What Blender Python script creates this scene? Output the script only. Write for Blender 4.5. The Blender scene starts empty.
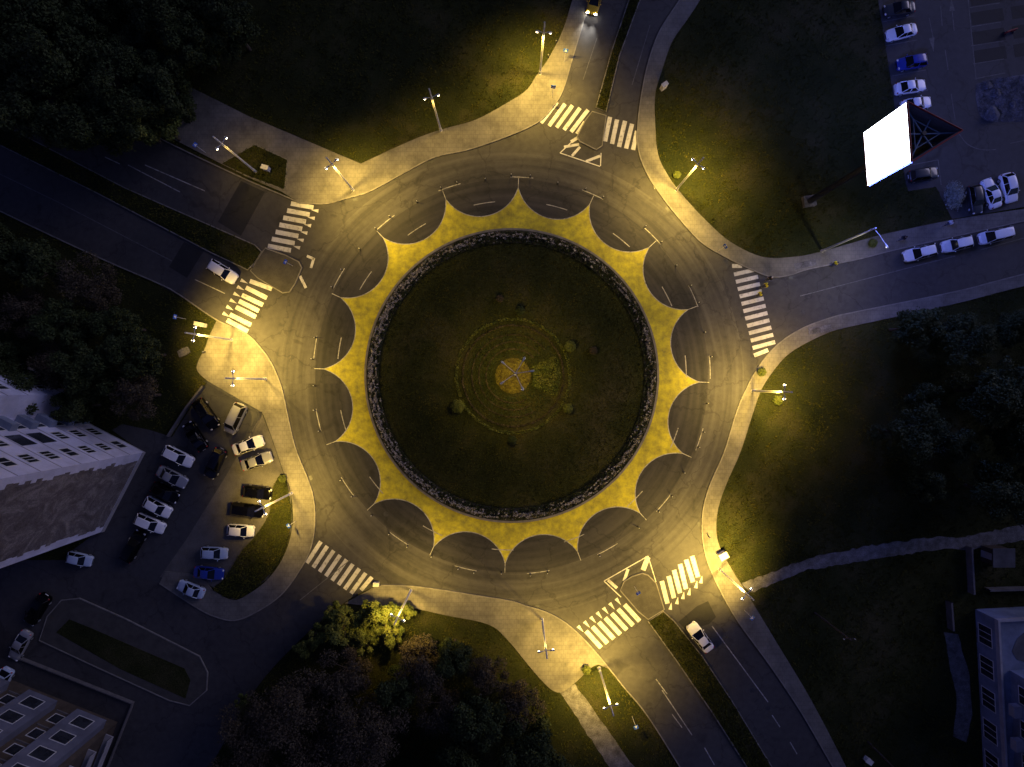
import bpy, bmesh, math, random
import numpy as np
from mathutils import Vector, Matrix
from mathutils.geometry import tessellate_polygon
random.seed(7)
RNG = np.random.default_rng(11)
PI = math.pi
R = math.radians
scene = bpy.context.scene
COL = scene.collection
S = 0.14                       # metres on the ground for one unit of the survey plan
H = 20.0 / 36.0 * 1024 * S     # height of the drone
CX, CY = 512.0, 383.5

def P(x, y, h=0.0):
    k = S * (H - h) / H
    return Vector(((x - CX) * k, (CY - y) * k, h))
def P2(x, y):
    return ((x - CX) * S, (CY - y) * S)
def yaw(dx, dy):
    return math.atan2(-dy, dx)

# ------------------------------------------------------------------ objects
def link(o, parent=None):
    COL.objects.link(o)
    if parent is not None:
        o.parent = parent
    return o
def tag(o, label=None, cat=None, group=None, kind=None):
    if label: o['label'] = label
    if cat: o['category'] = cat
    if group: o['group'] = group
    if kind: o['kind'] = kind
    return o
def empty(name, loc=(0, 0, 0), rz=0.0):
    o = bpy.data.objects.new(name, None)
    o.empty_display_size = 0.2
    o.location = loc
    o.rotation_euler = (0, 0, rz)
    return link(o)
def copy_tree(o, parent=None):
    c = o.copy()
    link(c)
    if parent is not None:
        c.parent = parent
    for ch in list(o.children):
        copy_tree(ch, c)
    return c

class MB:
    """collects faces for one mesh object"""
    def __init__(s):
        s.v = []; s.f = []; s.smooth = []
    def add(s, verts, faces, smooth=False):
        b = len(s.v)
        s.v += [tuple(v) for v in verts]
        s.f += [tuple(b + i for i in f) for f in faces]
        s.smooth += [smooth] * len(faces)
    def box(s, c, size, rz=0.0, mat=None):
        hx, hy, hz = size[0] / 2, size[1] / 2, size[2] / 2
        ca, sa = math.cos(rz), math.sin(rz)
        vs = []
        for z in (-hz, hz):
            for x, y in ((-hx, -hy), (hx, -hy), (hx, hy), (-hx, hy)):
                v = Vector((c[0] + x * ca - y * sa, c[1] + x * sa + y * ca, c[2] + z))
                vs.append(mat @ v if mat else v)
        s.add(vs, [(3, 2, 1, 0), (4, 5, 6, 7), (0, 1, 5, 4), (1, 2, 6, 5), (2, 3, 7, 6), (3, 0, 4, 7)])
    def bar(s, a, b, r0, r1=None, n=8, smooth=True, caps=True):
        a = Vector(a); b = Vector(b)
        r1 = r0 if r1 is None else r1
        d = (b - a)
        if d.length < 1e-6: return
        d.normalize()
        up = Vector((0, 0, 1)) if abs(d.z) < 0.95 else Vector((1, 0, 0))
        x = d.cross(up).normalized(); y = d.cross(x)
        vs = []
        for p, r in ((a, r0), (b, r1)):
            for i in range(n):
                t = 2 * PI * i / n
                vs.append(p + x * (r * math.cos(t)) + y * (r * math.sin(t)))
        fs = [(i, (i + 1) % n, n + (i + 1) % n, n + i) for i in range(n)]
        s.add(vs, fs, smooth)
        if caps:
            s.add(vs[:n], [tuple(reversed(range(n)))]); s.add(vs[n:], [tuple(range(n))])
    def prism(s, pts, z0, z1, bottom=False):
        """pts: world xy outline (any winding), closed slab"""
        a = sum(pts[i][0] * pts[(i + 1) % len(pts)][1] - pts[(i + 1) % len(pts)][0] * pts[i][1] for i in range(len(pts)))
        if a < 0: pts = pts[::-1]
        n = len(pts)
        tris = tessellate_polygon([[Vector((p[0], p[1], 0)) for p in pts]])
        top = [(p[0], p[1], z1) for p in pts]
        fs = []
        for t in tris:
            p = [pts[i] for i in t]
            ar = (p[1][0] - p[0][0]) * (p[2][1] - p[0][1]) - (p[2][0] - p[0][0]) * (p[1][1] - p[0][1])
            fs.append(tuple(t) if ar > 0 else tuple(reversed(t)))
        s.add(top, fs)
        if z1 - z0 > 1e-6:
            vs = top + [(p[0], p[1], z0) for p in pts]
            s.add(vs, [(i, n + i, n + (i + 1) % n, (i + 1) % n) for i in range(n)])
            if bottom:
                s.add([(p[0], p[1], z0) for p in pts], [tuple(reversed(f)) for f in fs])
    def strip(s, line, w, z0, z1, off=0.0, closed=False):
        """kerb-like strip following a world xy polyline"""
        n = len(line)
        L = []; Rr = []
        for i in range(n):
            if closed:
                a = line[(i - 1) % n]; b = line[(i + 1) % n]
            else:
                a = line[max(i - 1, 0)]; b = line[min(i + 1, n - 1)]
            dx, dy = b[0] - a[0], b[1] - a[1]
            l = math.hypot(dx, dy) or 1
            nx, ny = -dy / l, dx / l
            p = line[i]
            L.append((p[0] + nx * (off + w / 2), p[1] + ny * (off + w / 2)))
            Rr.append((p[0] + nx * (off - w / 2), p[1] + ny * (off - w / 2)))
        vs = [(p[0], p[1], z1) for p in L] + [(p[0], p[1], z1) for p in Rr]
        m = n if closed else n - 1
        fs = [(n + i, n + (i + 1) % n, (i + 1) % n, i) for i in range(m)]
        s.add(vs, fs)
        if z1 > z0 + 1e-6:
            for A, fl in ((L, False), (Rr, True)):
                vs = [(p[0], p[1], z1) for p in A] + [(p[0], p[1], z0) for p in A]
                f2 = [(i, (i + 1) % n, n + (i + 1) % n, n + i) for i in range(m)]
                s.add(vs, [tuple(reversed(f)) for f in f2] if fl else f2)
    def sphere(s, c, r, nu=12, nv=8, sz=(1, 1, 1)):
        vs = [(c[0], c[1], c[2] + r * sz[2])]
        for j in range(1, nv):
            ph = PI * j / nv
            for i in range(nu):
                t = 2 * PI * i / nu
                vs.append((c[0] + r * sz[0] * math.sin(ph) * math.cos(t), c[1] + r * sz[1] * math.sin(ph) * math.sin(t), c[2] + r * sz[2] * math.cos(ph)))
        vs.append((c[0], c[1], c[2] - r * sz[2]))
        fs = [(0, 1 + i, 1 + (i + 1) % nu) for i in range(nu)]
        for j in range(nv - 2):
            for i in range(nu):
                a = 1 + j * nu + i; b = 1 + j * nu + (i + 1) % nu
                fs.append((a, a + nu, b + nu, b))
        e = len(vs) - 1; k = 1 + (nv - 2) * nu
        fs += [(e, k + (i + 1) % nu, k + i) for i in range(nu)]
        s.add(vs, fs, True)
    def mesh(s, name, mat):
        me = bpy.data.meshes.new(name)
        me.from_pydata(s.v, [], s.f)
        if any(s.smooth):
            me.polygons.foreach_set('use_smooth', s.smooth)
        if mat is not None:
            me.materials.append(mat)
        me.update()
        return me
    def build(s, name, mat, parent=None, loc=None):
        o = bpy.data.objects.new(name, s.mesh(name, mat))
        if loc is not None: o.location = loc
        return link(o, parent)

def fast_mesh(name, verts, faces_n, mat, k):
    """verts (N*k,3) numpy; each k consecutive verts are one face"""
    me = bpy.data.meshes.new(name)
    n = len(verts)
    me.vertices.add(n); me.vertices.foreach_set('co', verts.astype(np.float32).ravel())
    me.loops.add(n); me.loops.foreach_set('vertex_index', np.arange(n, dtype=np.int32))
    m = n // k
    me.polygons.add(m)
    me.polygons.foreach_set('loop_start', np.arange(0, n, k, dtype=np.int32))
    me.polygons.foreach_set('loop_total', np.full(m, k, dtype=np.int32))
    me.update(calc_edges=True)
    me.materials.append(mat)
    return me

# ------------------------------------------------------------------ materials
def new_mat(name):
    m = bpy.data.materials.new(name); m.use_nodes = True
    nt = m.node_tree
    return m, nt, nt.nodes['Principled BSDF']
def mottled(name, cols, scale=1.0, rough=0.9, bump=0.0, bscale=20.0, detail=6.0, fine=0.0, fscale=60.0, spec=0.3, stops=None, metallic=0.0, distort=0.0, brand=False):
    """colours blended by noise in object space, with a second fine speckle and a bump"""
    m, nt, b = new_mat(name)
    N, L = nt.nodes, nt.links
    tc = N.new('ShaderNodeTexCoord')
    nz = N.new('ShaderNodeTexNoise'); nz.inputs['Scale'].default_value = scale; nz.inputs['Detail'].default_value = detail
    nz.inputs['Roughness'].default_value = 0.65; nz.inputs['Distortion'].default_value = distort
    L.new(tc.outputs['Object'], nz.inputs['Vector'])
    cr = N.new('ShaderNodeValToRGB')
    n = len(cols)
    stops = stops or [0.3 + 0.4 * i / max(1, n - 1) for i in range(n)]
    el = cr.color_ramp.elements
    while len(el) < n: el.new(0.5)
    for i in range(n):
        el[i].position = stops[i]; el[i].color = (*cols[i], 1)
    L.new(nz.outputs['Fac'], cr.inputs['Fac'])
    out = cr.outputs['Color']
    if fine > 0:
        n2 = N.new('ShaderNodeTexNoise'); n2.inputs['Scale'].default_value = fscale; n2.inputs['Detail'].default_value = 3
        L.new(tc.outputs['Object'], n2.inputs['Vector'])
        mr = N.new('ShaderNodeMapRange'); mr.inputs['From Min'].default_value = 0.3; mr.inputs['From Max'].default_value = 0.7
        mr.inputs['To Min'].default_value = 1 - fine; mr.inputs['To Max'].default_value = 1 + fine
        L.new(n2.outputs['Fac'], mr.inputs['Value'])
        vm = N.new('ShaderNodeVectorMath'); vm.operation = 'SCALE'
        L.new(out, vm.inputs[0]); L.new(mr.outputs['Result'], vm.inputs['Scale'])
        out = vm.outputs['Vector']
    L.new(out, b.inputs['Base Color'])
    b.inputs['Roughness'].default_value = rough
    b.inputs['Specular IOR Level'].default_value = spec
    b.inputs['Metallic'].default_value = metallic
    if bump > 0:
        n3 = N.new('ShaderNodeTexNoise'); n3.inputs['Scale'].default_value = bscale; n3.inputs['Detail'].default_value = 5
        L.new(tc.outputs['Object'], n3.inputs['Vector'])
        bp = N.new('ShaderNodeBump'); bp.inputs['Strength'].default_value = bump; bp.inputs['Distance'].default_value = 0.1
        L.new(n3.outputs['Fac'], bp.inputs['Height']); L.new(bp.outputs['Normal'], b.inputs['Normal'])
    return m
def paint(name, col, rough=0.3, metallic=0.0, coat=0.6):
    m = mottled(name, [tuple(c * 0.93 for c in col), col], scale=3.0, rough=rough, metallic=metallic, spec=0.5)
    m.node_tree.nodes['Principled BSDF'].inputs['Coat Weight'].default_value = coat
    m.node_tree.nodes['Principled BSDF'].inputs['Coat Roughness'].default_value = 0.08
    return m
def emitter(name, col, strength):
    m, nt, b = new_mat(name)
    b.inputs['Base Color'].default_value = (0.8, 0.8, 0.8, 1)
    b.inputs['Emission Color'].default_value = (*col, 1)
    b.inputs['Emission Strength'].default_value = strength
    return m

def asphalt_round(name, c0, c1, radial=True):
    """asphalt with big wear patches, fine aggregate and, on the circulating lanes, tyre-worn rings"""
    m, nt, b = new_mat(name)
    N, L = nt.nodes, nt.links
    tc = N.new('ShaderNodeTexCoord')
    def noise(sc, det, vec=None, dist=0.0):
        n = N.new('ShaderNodeTexNoise'); n.inputs['Scale'].default_value = sc; n.inputs['Detail'].default_value = det
        n.inputs['Distortion'].default_value = dist
        L.new(vec or tc.outputs['Object'], n.inputs['Vector']); return n.outputs['Fac']
    def math_(op, a, bb):
        n = N.new('ShaderNodeMath'); n.operation = op
        for i, v in enumerate((a, bb)):
            if isinstance(v, (int, float)): n.inputs[i].default_value = v
            elif v is not None: L.new(v, n.inputs[i])
        return n.outputs[0]
    big = noise(0.12, 5, dist=0.6); mid = noise(1.3, 6); fine = noise(22, 3)
    val = math_('ADD', math_('MULTIPLY', big, 0.55), math_('MULTIPLY', mid, 0.45))
    if radial:
        sx = N.new('ShaderNodeSeparateXYZ'); L.new(tc.outputs['Object'], sx.inputs[0])
        r = math_('SQRT', math_('ADD', math_('MULTIPLY', sx.outputs[0], sx.outputs[0]), math_('MULTIPLY', sx.outputs[1], sx.outputs[1])), None)
        an = math_('ARCTAN2', sx.outputs[1], sx.outputs[0])
        cx = N.new('ShaderNodeCombineXYZ')
        L.new(math_('MULTIPLY', r, 1.1), cx.inputs[0]); L.new(math_('MULTIPLY', an, 1.5), cx.inputs[1])
        rings = noise(1.0, 5, cx.outputs[0])
        msk = math_('LESS_THAN', r, 32.5)
        val = math_('ADD', val, math_('MULTIPLY', msk, math_('MULTIPLY', math_('SUBTRACT', rings, 0.5), 1.5)))
    val = math_('ADD', val, math_('MULTIPLY', math_('SUBTRACT', fine, 0.5), 0.5))
    cr = N.new('ShaderNodeValToRGB')
    cr.color_ramp.elements[0].position = 0.25; cr.color_ramp.elements[0].color = (*c0, 1)
    cr.color_ramp.elements[1].position = 0.78; cr.color_ramp.elements[1].color = (*c1, 1)
    L.new(val, cr.inputs['Fac'])
    # wandering cracks
    dn = N.new('ShaderNodeTexNoise'); dn.inputs['Scale'].default_value = .8; dn.inputs['Detail'].default_value = 5
    L.new(tc.outputs['Object'], dn.inputs['Vector'])
    ad = N.new('ShaderNodeVectorMath'); ad.operation = 'MULTIPLY_ADD'; ad.inputs[1].default_value = (2.6, 2.6, 0)
    L.new(dn.outputs['Color'], ad.inputs[0]); L.new(tc.outputs['Object'], ad.inputs[2])
    vo = N.new('ShaderNodeTexVoronoi'); vo.feature = 'DISTANCE_TO_EDGE'; vo.inputs['Scale'].default_value = .13
    L.new(ad.outputs[0], vo.inputs['Vector'])
    ck = N.new('ShaderNodeMapRange'); ck.inputs['From Min'].default_value = .004; ck.inputs['From Max'].default_value = .014; ck.inputs['To Min'].default_value = .66; ck.inputs['To Max'].default_value = 1.0
    L.new(vo.outputs['Distance'], ck.inputs['Value'])
    # oil drips and dark stains
    ol = N.new('ShaderNodeMapRange'); ol.inputs['From Min'].default_value = .60; ol.inputs['From Max'].default_value = .72; ol.inputs['To Min'].default_value = 1.0; ol.inputs['To Max'].default_value = .62
    L.new(noise(.45, 4, dist=.8), ol.inputs['Value'])
    sc_ = N.new('ShaderNodeVectorMath'); sc_.operation = 'SCALE'
    L.new(cr.outputs['Color'], sc_.inputs[0]); L.new(math_('MULTIPLY', ck.outputs[0], ol.outputs[0]), sc_.inputs['Scale'])
    L.new(sc_.outputs['Vector'], b.inputs['Base Color'])
    b.inputs['Roughness'].default_value = 0.75
    b.inputs['Specular IOR Level'].default_value = 0.35
    bp = N.new('ShaderNodeBump'); bp.inputs['Strength'].default_value = 0.25; bp.inputs['Distance'].default_value = 0.03
    L.new(noise(30, 3), bp.inputs['Height']); L.new(bp.outputs['Normal'], b.inputs['Normal'])
    return m
def slabs(name, c0, c1, joint, sx=1.6, sy=1.6):
    """paving slabs with joints"""
    m, nt, b = new_mat(name)
    N, L = nt.nodes, nt.links
    tc = N.new('ShaderNodeTexCoord')
    br = N.new('ShaderNodeTexBrick'); br.offset = 0.5
    br.inputs['Scale'].default_value = 1.0; br.inputs['Brick Width'].default_value = sx; br.inputs['Row Height'].default_value = sy
    br.inputs['Mortar Size'].default_value = 0.03; br.inputs['Mortar Smooth'].default_value = 0.3
    br.inputs['Color1'].default_value = (*c0, 1); br.inputs['Color2'].default_value = (*c1, 1); br.inputs['Mortar'].default_value = (*joint, 1)
    L.new(tc.outputs['Object'], br.inputs['Vector'])
    nz = N.new('ShaderNodeTexNoise'); nz.inputs['Scale'].default_value = 0.35; nz.inputs['Detail'].default_value = 9; nz.inputs['Roughness'].default_value = 0.7
    L.new(tc.outputs['Object'], nz.inputs['Vector'])
    mr = N.new('ShaderNodeMapRange'); mr.inputs['From Min'].default_value = 0.3; mr.inputs['From Max'].default_value = 0.7
    mr.inputs['To Min'].default_value = 0.45; mr.inputs['To Max'].default_value = 1.2
    L.new(nz.outputs['Fac'], mr.inputs['Value'])
    vm = N.new('ShaderNodeVectorMath'); vm.operation = 'SCALE'
    L.new(br.outputs['Color'], vm.inputs[0]); L.new(mr.outputs['Result'], vm.inputs['Scale'])
    L.new(vm.outputs['Vector'], b.inputs['Base Color'])
    b.inputs['Roughness'].default_value = 0.9
    bp = N.new('ShaderNodeBump'); bp.inputs['Strength'].default_value = 0.2; bp.inputs['Distance'].default_value = 0.05
    n3 = N.new('ShaderNodeTexNoise'); n3.inputs['Scale'].default_value = 8; n3.inputs['Detail'].default_value = 6
    L.new(tc.outputs['Object'], n3.inputs['Vector'])
    L.new(n3.outputs['Fac'], bp.inputs['Height']); L.new(bp.outputs['Normal'], b.inputs['Normal'])
    return m
def worn_paint(name, col, under, wear=0.42, scale=1.2, soft=0.1):
    """road paint: big scuffs and tyre-dirty blotches where the asphalt shows"""
    m, nt, b = new_mat(name)
    N, L = nt.nodes, nt.links
    tc = N.new('ShaderNodeTexCoord')
    nz = N.new('ShaderNodeTexNoise'); nz.inputs['Scale'].default_value = scale; nz.inputs['Detail'].default_value = 10; nz.inputs['Roughness'].default_value = 0.7
    L.new(tc.outputs['Object'], nz.inputs['Vector'])
    mr = N.new('ShaderNodeMapRange'); mr.inputs['From Min'].default_value = wear - soft; mr.inputs['From Max'].default_value = wear + soft
    L.new(nz.outputs['Fac'], mr.inputs['Value'])
    mx = N.new('ShaderNodeMix'); mx.data_type = 'RGBA'
    mx.inputs['A'].default_value = (*under, 1); mx.inputs['B'].default_value = (*col, 1)
    L.new(mr.outputs['Result'], mx.inputs['Factor'])
    n2 = N.new('ShaderNodeTexNoise'); n2.inputs['Scale'].default_value = 0.35; n2.inputs['Detail'].default_value = 4
    L.new(tc.outputs['Object'], n2.inputs['Vector'])
    m2 = N.new('ShaderNodeMapRange'); m2.inputs['From Min'].default_value = 0.3; m2.inputs['From Max'].default_value = 0.7; m2.inputs['To Min'].default_value = 0.7; m2.inputs['To Max'].default_value = 1.1
    L.new(n2.outputs['Fac'], m2.inputs['Value'])
    vm = N.new('ShaderNodeVectorMath'); vm.operation = 'SCALE'
    L.new(mx.outputs['Result'], vm.inputs[0]); L.new(m2.outputs['Result'], vm.inputs['Scale'])
    L.new(vm.outputs['Vector'], b.inputs['Base Color'])
    b.inputs['Roughness'].default_value = 0.7
    return m

M = {}
M['ground'] = mottled('grass_soil', [(0.010, 0.014, 0.004), (0.024, 0.027, 0.008), (0.055, 0.048, 0.022)], 0.11, 1.0, 0.9, 6.0, 10, 0.45, 5.0, 0.1, [0.3, 0.5, 0.75])
M['grass'] = mottled('grass_blades', [(0.022, 0.03, 0.004), (0.055, 0.059, 0.008), (0.11, 0.093, 0.018)], 0.4, 0.9, 0, fine=0.4, fscale=4, spec=0.15)
M['asphalt'] = asphalt_round('asphalt', (0.027, 0.0255, 0.026), (0.069, 0.0645, 0.062))
M['asphalt_new'] = asphalt_round('asphalt_inner_lane', (0.016, 0.0155, 0.0165), (0.043, 0.040, 0.041))
M['asphalt_lot'] = asphalt_round('asphalt_car_park', (0.03, 0.03, 0.032), (0.065, 0.063, 0.065), False)
M['patch'] = asphalt_round('asphalt_patch', (0.012, 0.012, 0.012), (0.022, 0.021, 0.021), False)
M['concrete_lot'] = mottled('old_concrete', [(0.06, 0.055, 0.05), (0.1, 0.093, 0.085), (0.13, 0.12, 0.11)], 0.3, 0.9, 0.3, 10, 9, 0.2, 14)
M['pave'] = slabs('paving', (0.15, 0.138, 0.118), (0.16, 0.147, 0.125), (0.115, 0.105, 0.09), .6, .6)
M['path'] = mottled('old_path', [(0.05, 0.046, 0.042), (0.12, 0.115, 0.115), (0.2, 0.19, 0.2)], 0.9, 0.95, 0.5, 8, 9, 0.3, 8)
M['kerb'] = mottled('kerb_stone', [(0.12, 0.112, 0.1), (0.23, 0.215, 0.19)], 1.2, 0.85, 0.2, 12)
M['island'] = mottled('island_concrete', [(0.042, 0.039, 0.035), (0.075, 0.069, 0.06)], 0.8, 0.9, 0.2, 12, 8, 0.2, 16)
M['white_mark'] = worn_paint('white_road_paint', (0.6, 0.58, 0.55), (0.12, 0.112, 0.105), 0.38, 2.0, 0.1)
M['thin_mark'] = worn_paint('thin_road_paint', (0.4, 0.385, 0.36), (0.08, 0.075, 0.07), 0.44, 1.8, 0.12)
M['faint_mark'] = worn_paint('old_road_paint', (0.13, 0.125, 0.12), (0.06, 0.06, 0.06), 0.47, 2.2, 0.12)
M['yellow'] = worn_paint('yellow_road_paint', (0.6, 0.52, 0.014), (0.2, 0.18, 0.03), 0.455, 1.0, 0.17)
M['flower'] = mottled('pale_flowers', [(0.24, 0.22, 0.2), (0.66, 0.62, 0.6)], 2.0, 0.9)
M['bed'] = mottled('bed_soil', [(0.055, 0.047, 0.038), (0.13, 0.112, 0.095)], 1.5, 1, 0.6, 9)
M['gold_flower'] = mottled('golden_flowers', [(0.05, 0.035, 0.018), (0.12, 0.1, 0.018), (0.2, 0.18, 0.025)], 2.5, 0.9)
M['leaf_dark'] = mottled('leaves_dark', [(0.01, 0.018, 0.005), (0.025, 0.036, 0.009), (0.045, 0.052, 0.015)], 0.8, 0.7, fine=0.4, fscale=5, spec=0.2)
M['leaf_mid'] = mottled('leaves_green', [(0.035, 0.055, 0.01), (0.085, 0.1, 0.02), (0.13, 0.13, 0.03)], 0.9, 0.7, fine=0.4, fscale=5, spec=0.2)
M['leaf_dry'] = mottled('leaves_thin', [(0.026, 0.021, 0.013), (0.055, 0.044, 0.027), (0.085, 0.068, 0.04)], 0.8, 0.8, fine=0.4, fscale=5, spec=0.2)
M['leaf_silver'] = mottled('leaves_silver', [(0.08, 0.1, 0.08), (0.3, 0.33, 0.3)], 1.6, 0.6, fine=0.3, fscale=6)
M['bark'] = mottled('bark', [(0.03, 0.022, 0.016), (0.08, 0.06, 0.045)], 4, 0.95, 0.6, 14)
M['steel'] = mottled('galvanised_steel', [(0.5, 0.49, 0.46), (0.7, 0.68, 0.64)], 2.5, 0.5, spec=0.5)
M['dark_steel'] = mottled('dark_steel', [(0.02, 0.02, 0.022), (0.05, 0.05, 0.055)], 3, 0.5)
M['lamp_shell'] = mottled('lamp_shell', [(0.5, 0.48, 0.42), (0.65, 0.62, 0.55)], 3, 0.9, spec=0.1)
M['lens'] = emitter('sodium_lens', (1.0, 0.8, 0.45), 26)
M['lens_dim'] = emitter('dim_lens', (1.0, 0.9, 0.75), 4)
M['white_wall'] = mottled('pale_render', [(0.38, 0.385, 0.48), (0.6, 0.6, 0.74)], 0.4, 0.9, 0.15, 5, 9, 0.08, 12)
M['bay_wall'] = mottled('bay_render', [(0.085, 0.088, 0.115), (0.15, 0.155, 0.2)], 0.5, 0.9, 0.15, 5, 9)
M['grey_wall'] = mottled('grey_render', [(0.22, 0.21, 0.22), (0.36, 0.35, 0.36)], 0.5, 0.9, 0.15, 5, 9)
M['blue_wall'] = mottled('blue_grey_render', [(0.1, 0.12, 0.17), (0.2, 0.235, 0.32)], 0.45, 0.9, 0.15, 5, 9)
M['brown_wall'] = mottled('brown_render', [(0.045, 0.034, 0.025), (0.09, 0.07, 0.052)], 0.6, 0.9, 0.2, 6, 9)
M['gable'] = mottled('stained_gable', [(0.08, 0.068, 0.066), (0.125, 0.108, 0.106), (0.19, 0.168, 0.163), (0.28, 0.25, 0.24)], 0.38, 0.95, 0.6, 3, 10, 0.3, 7, distort=1.5, stops=[0.36, 0.5, 0.6, 0.78])
M['roof_felt'] = mottled('roof_felt', [(0.05, 0.05, 0.055), (0.11, 0.11, 0.12)], 0.6, 0.95, 0.3, 6)
M['window'] = mottled('window_glass', [(0.012, 0.013, 0.018), (0.035, 0.04, 0.05)], 0.7, 0.12, spec=0.6)
M['frame'] = mottled('window_frame', [(0.45, 0.44, 0.43), (0.6, 0.6, 0.58)], 2, 0.6)
M['dark_wall'] = mottled('dark_grey_render', [(0.08, 0.075, 0.075), (0.14, 0.13, 0.13)], 1, 0.9)  # plain darker grey for storey bands, garden, yard and low walls
M['wood'] = mottled('old_wood', [(0.03, 0.022, 0.016), (0.06, 0.045, 0.035)], 2, 0.9)
M['red'] = mottled('red_paint', [(0.2, 0.015, 0.015), (0.32, 0.03, 0.025)], 2, 0.5)
M['truss'] = mottled('blue_steel_truss', [(0.1, 0.16, 0.26), (0.22, 0.32, 0.45)], 2, 0.5)
M['backing'] = mottled('billboard_back', [(0.1, 0.12, 0.16), (0.18, 0.2, 0.26)], 1, 0.7)
M['screen'] = emitter('white_screen', (0.86, 0.91, 1.0), 11.0)
M['screen_blue'] = emitter('blue_screen', (0.14, 0.2, 1.0), 45.0)
M['sign_blue'] = mottled('sign_blue', [(0.02, 0.09, 0.5), (0.03, 0.13, 0.62)], 3, 0.4)
M['sign_white'] = mottled('sign_white', [(0.7, 0.7, 0.7), (0.8, 0.8, 0.8)], 3, 0.4)
M['glass'] = mottled('car_glass', [(0.001, 0.001, 0.0015), (0.003, 0.003, 0.004)], 2, 0.06, spec=0.55)
M['tyre'] = mottled('tyre_rubber', [(0.012, 0.012, 0.012), (0.02, 0.02, 0.02)], 6, 0.85)
M['rim'] = mottled('alloy', [(0.4, 0.4, 0.4), (0.55, 0.55, 0.55)], 6, 0.35, metallic=0.6)
M['plastic'] = mottled('black_plastic', [(0.012, 0.012, 0.013), (0.022, 0.022, 0.024)], 5, 0.6)
M['lamp_clear'] = mottled('headlight_glass', [(0.5, 0.5, 0.52), (0.65, 0.65, 0.68)], 4, 0.1, spec=0.7)
M['lamp_on'] = emitter('headlight_on', (1.0, 0.97, 0.9), 60)
M['lamp_red'] = mottled('tail_light_red', [(0.25, 0.01, 0.01), (0.4, 0.02, 0.02)], 4, 0.2)
CARCOL = {'white': (0.84, 0.83, 0.82), 'silver': (0.33, 0.33, 0.34), 'black': (0.006, 0.006, 0.007), 'blue': (0.012, 0.03, 0.26),
          'darkblue': (0.02, 0.028, 0.075), 'lightblue': (0.42, 0.5, 0.62), 'grey': (0.03, 0.032, 0.037), 'taxi': (0.68, 0.42, 0.012)}
_CM = {k: paint('car_paint_' + k, v, 0.35 if k != 'silver' else 0.3, 0.0 if k not in ('silver', 'grey') else 0.3) for k, v in CARCOL.items()}
CARMAT = _CM
CARMAT['black'] = mottled('car_paint_black', [(0.001, 0.001, 0.0013), (0.002, 0.002, 0.0024)], 3, 0.12, spec=0.25)
CARMAT['darkblue'] = mottled('car_paint_darkblue', [(0.003, 0.004, 0.011), (0.004, 0.006, 0.016)], 3, 0.2, spec=0.3)

# ------------------------------------------------------------------ plan outlines (plan units)
def cr_(pts, n=5):
    """smooth open polyline through pts"""
    out = []
    m = len(pts)
    for i in range(m - 1):
        p0 = pts[max(i - 1, 0)]; p1 = pts[i]; p2 = pts[i + 1]; p3 = pts[min(i + 2, m - 1)]
        for k in range(n):
            t = k / n
            out.append(tuple(0.5 * (2 * p1[a] + (p2[a] - p0[a]) * t + (2 * p0[a] - 5 * p1[a] + 4 * p2[a] - p3[a]) * t * t + (3 * p1[a] - p0[a] - 3 * p2[a] + p3[a]) * t ** 3) for a in (0, 1)))
    out.append(pts[-1])
    return out
def W(pts): return [P2(*p) for p in pts]

K_N = cr_([(300, 203), (325, 204), (345, 199), (371, 191), (406, 172), (436, 157), (468, 150), (506, 137), (537, 123), (553, 107), (563, 90), (572, 60), (584, 20), (592, -12), (640, -260)])
K_NE = cr_([(780, -180), (697, -30), (683, -5), (662, 27), (652, 50), (644, 80), (638, 120), (638, 148), (646, 172), (662, 197), (682, 222), (702, 243), (727, 258), (752, 270), (772, 277), (790, 275), (809, 269), (859, 259), (903, 248), (1024, 221), (1300, 160)])
K_E = cr_([(1300, 205), (1024, 274), (958, 291), (855, 312), (833, 317), (805, 327), (783, 340), (768, 354), (757, 369), (748, 385), (737, 410), (724, 452), (710, 484), (703, 509), (702, 534), (706, 557), (717, 584), (737, 620), (769, 664), (801, 712), (833, 767), (900, 880), (990, 1040)])
K_S = cr_([(880, 1080), (740, 866), (680, 767), (647, 715), (624, 687), (600, 657), (580, 635), (562, 620), (544, 611), (527, 606), (512, 601), (481, 596), (443, 590), (411, 586), (381, 585)])
K_SE2 = cr_([(381, 585), (362, 592), (340, 606), (300, 640), (255, 690), (215, 760), (150, 900)])
K_W = cr_([(160, 583), (195, 606), (215, 616), (235, 620), (256, 612), (281, 595), (300, 570), (311, 548), (315, 524), (314, 500), (308, 479), (296, 449), (288, 416), (283, 392), (278, 377), (271, 362), (261, 348), (247, 334), (217, 320), (180, 295), (160, 284), (100, 258), (0, 211), (-260, 85)])
K_NW = cr_([(-260, -60), (0, 55), (120, 117), (175, 146), (247, 180), (282, 195), (300, 203)])
ASPH = K_N + K_NE + K_E + K_S[:-1] + K_SE2 + [(-260, 1000), (-260, 560), (100, 560), (160, 583)] + K_W + K_NW[:-1]

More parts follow.
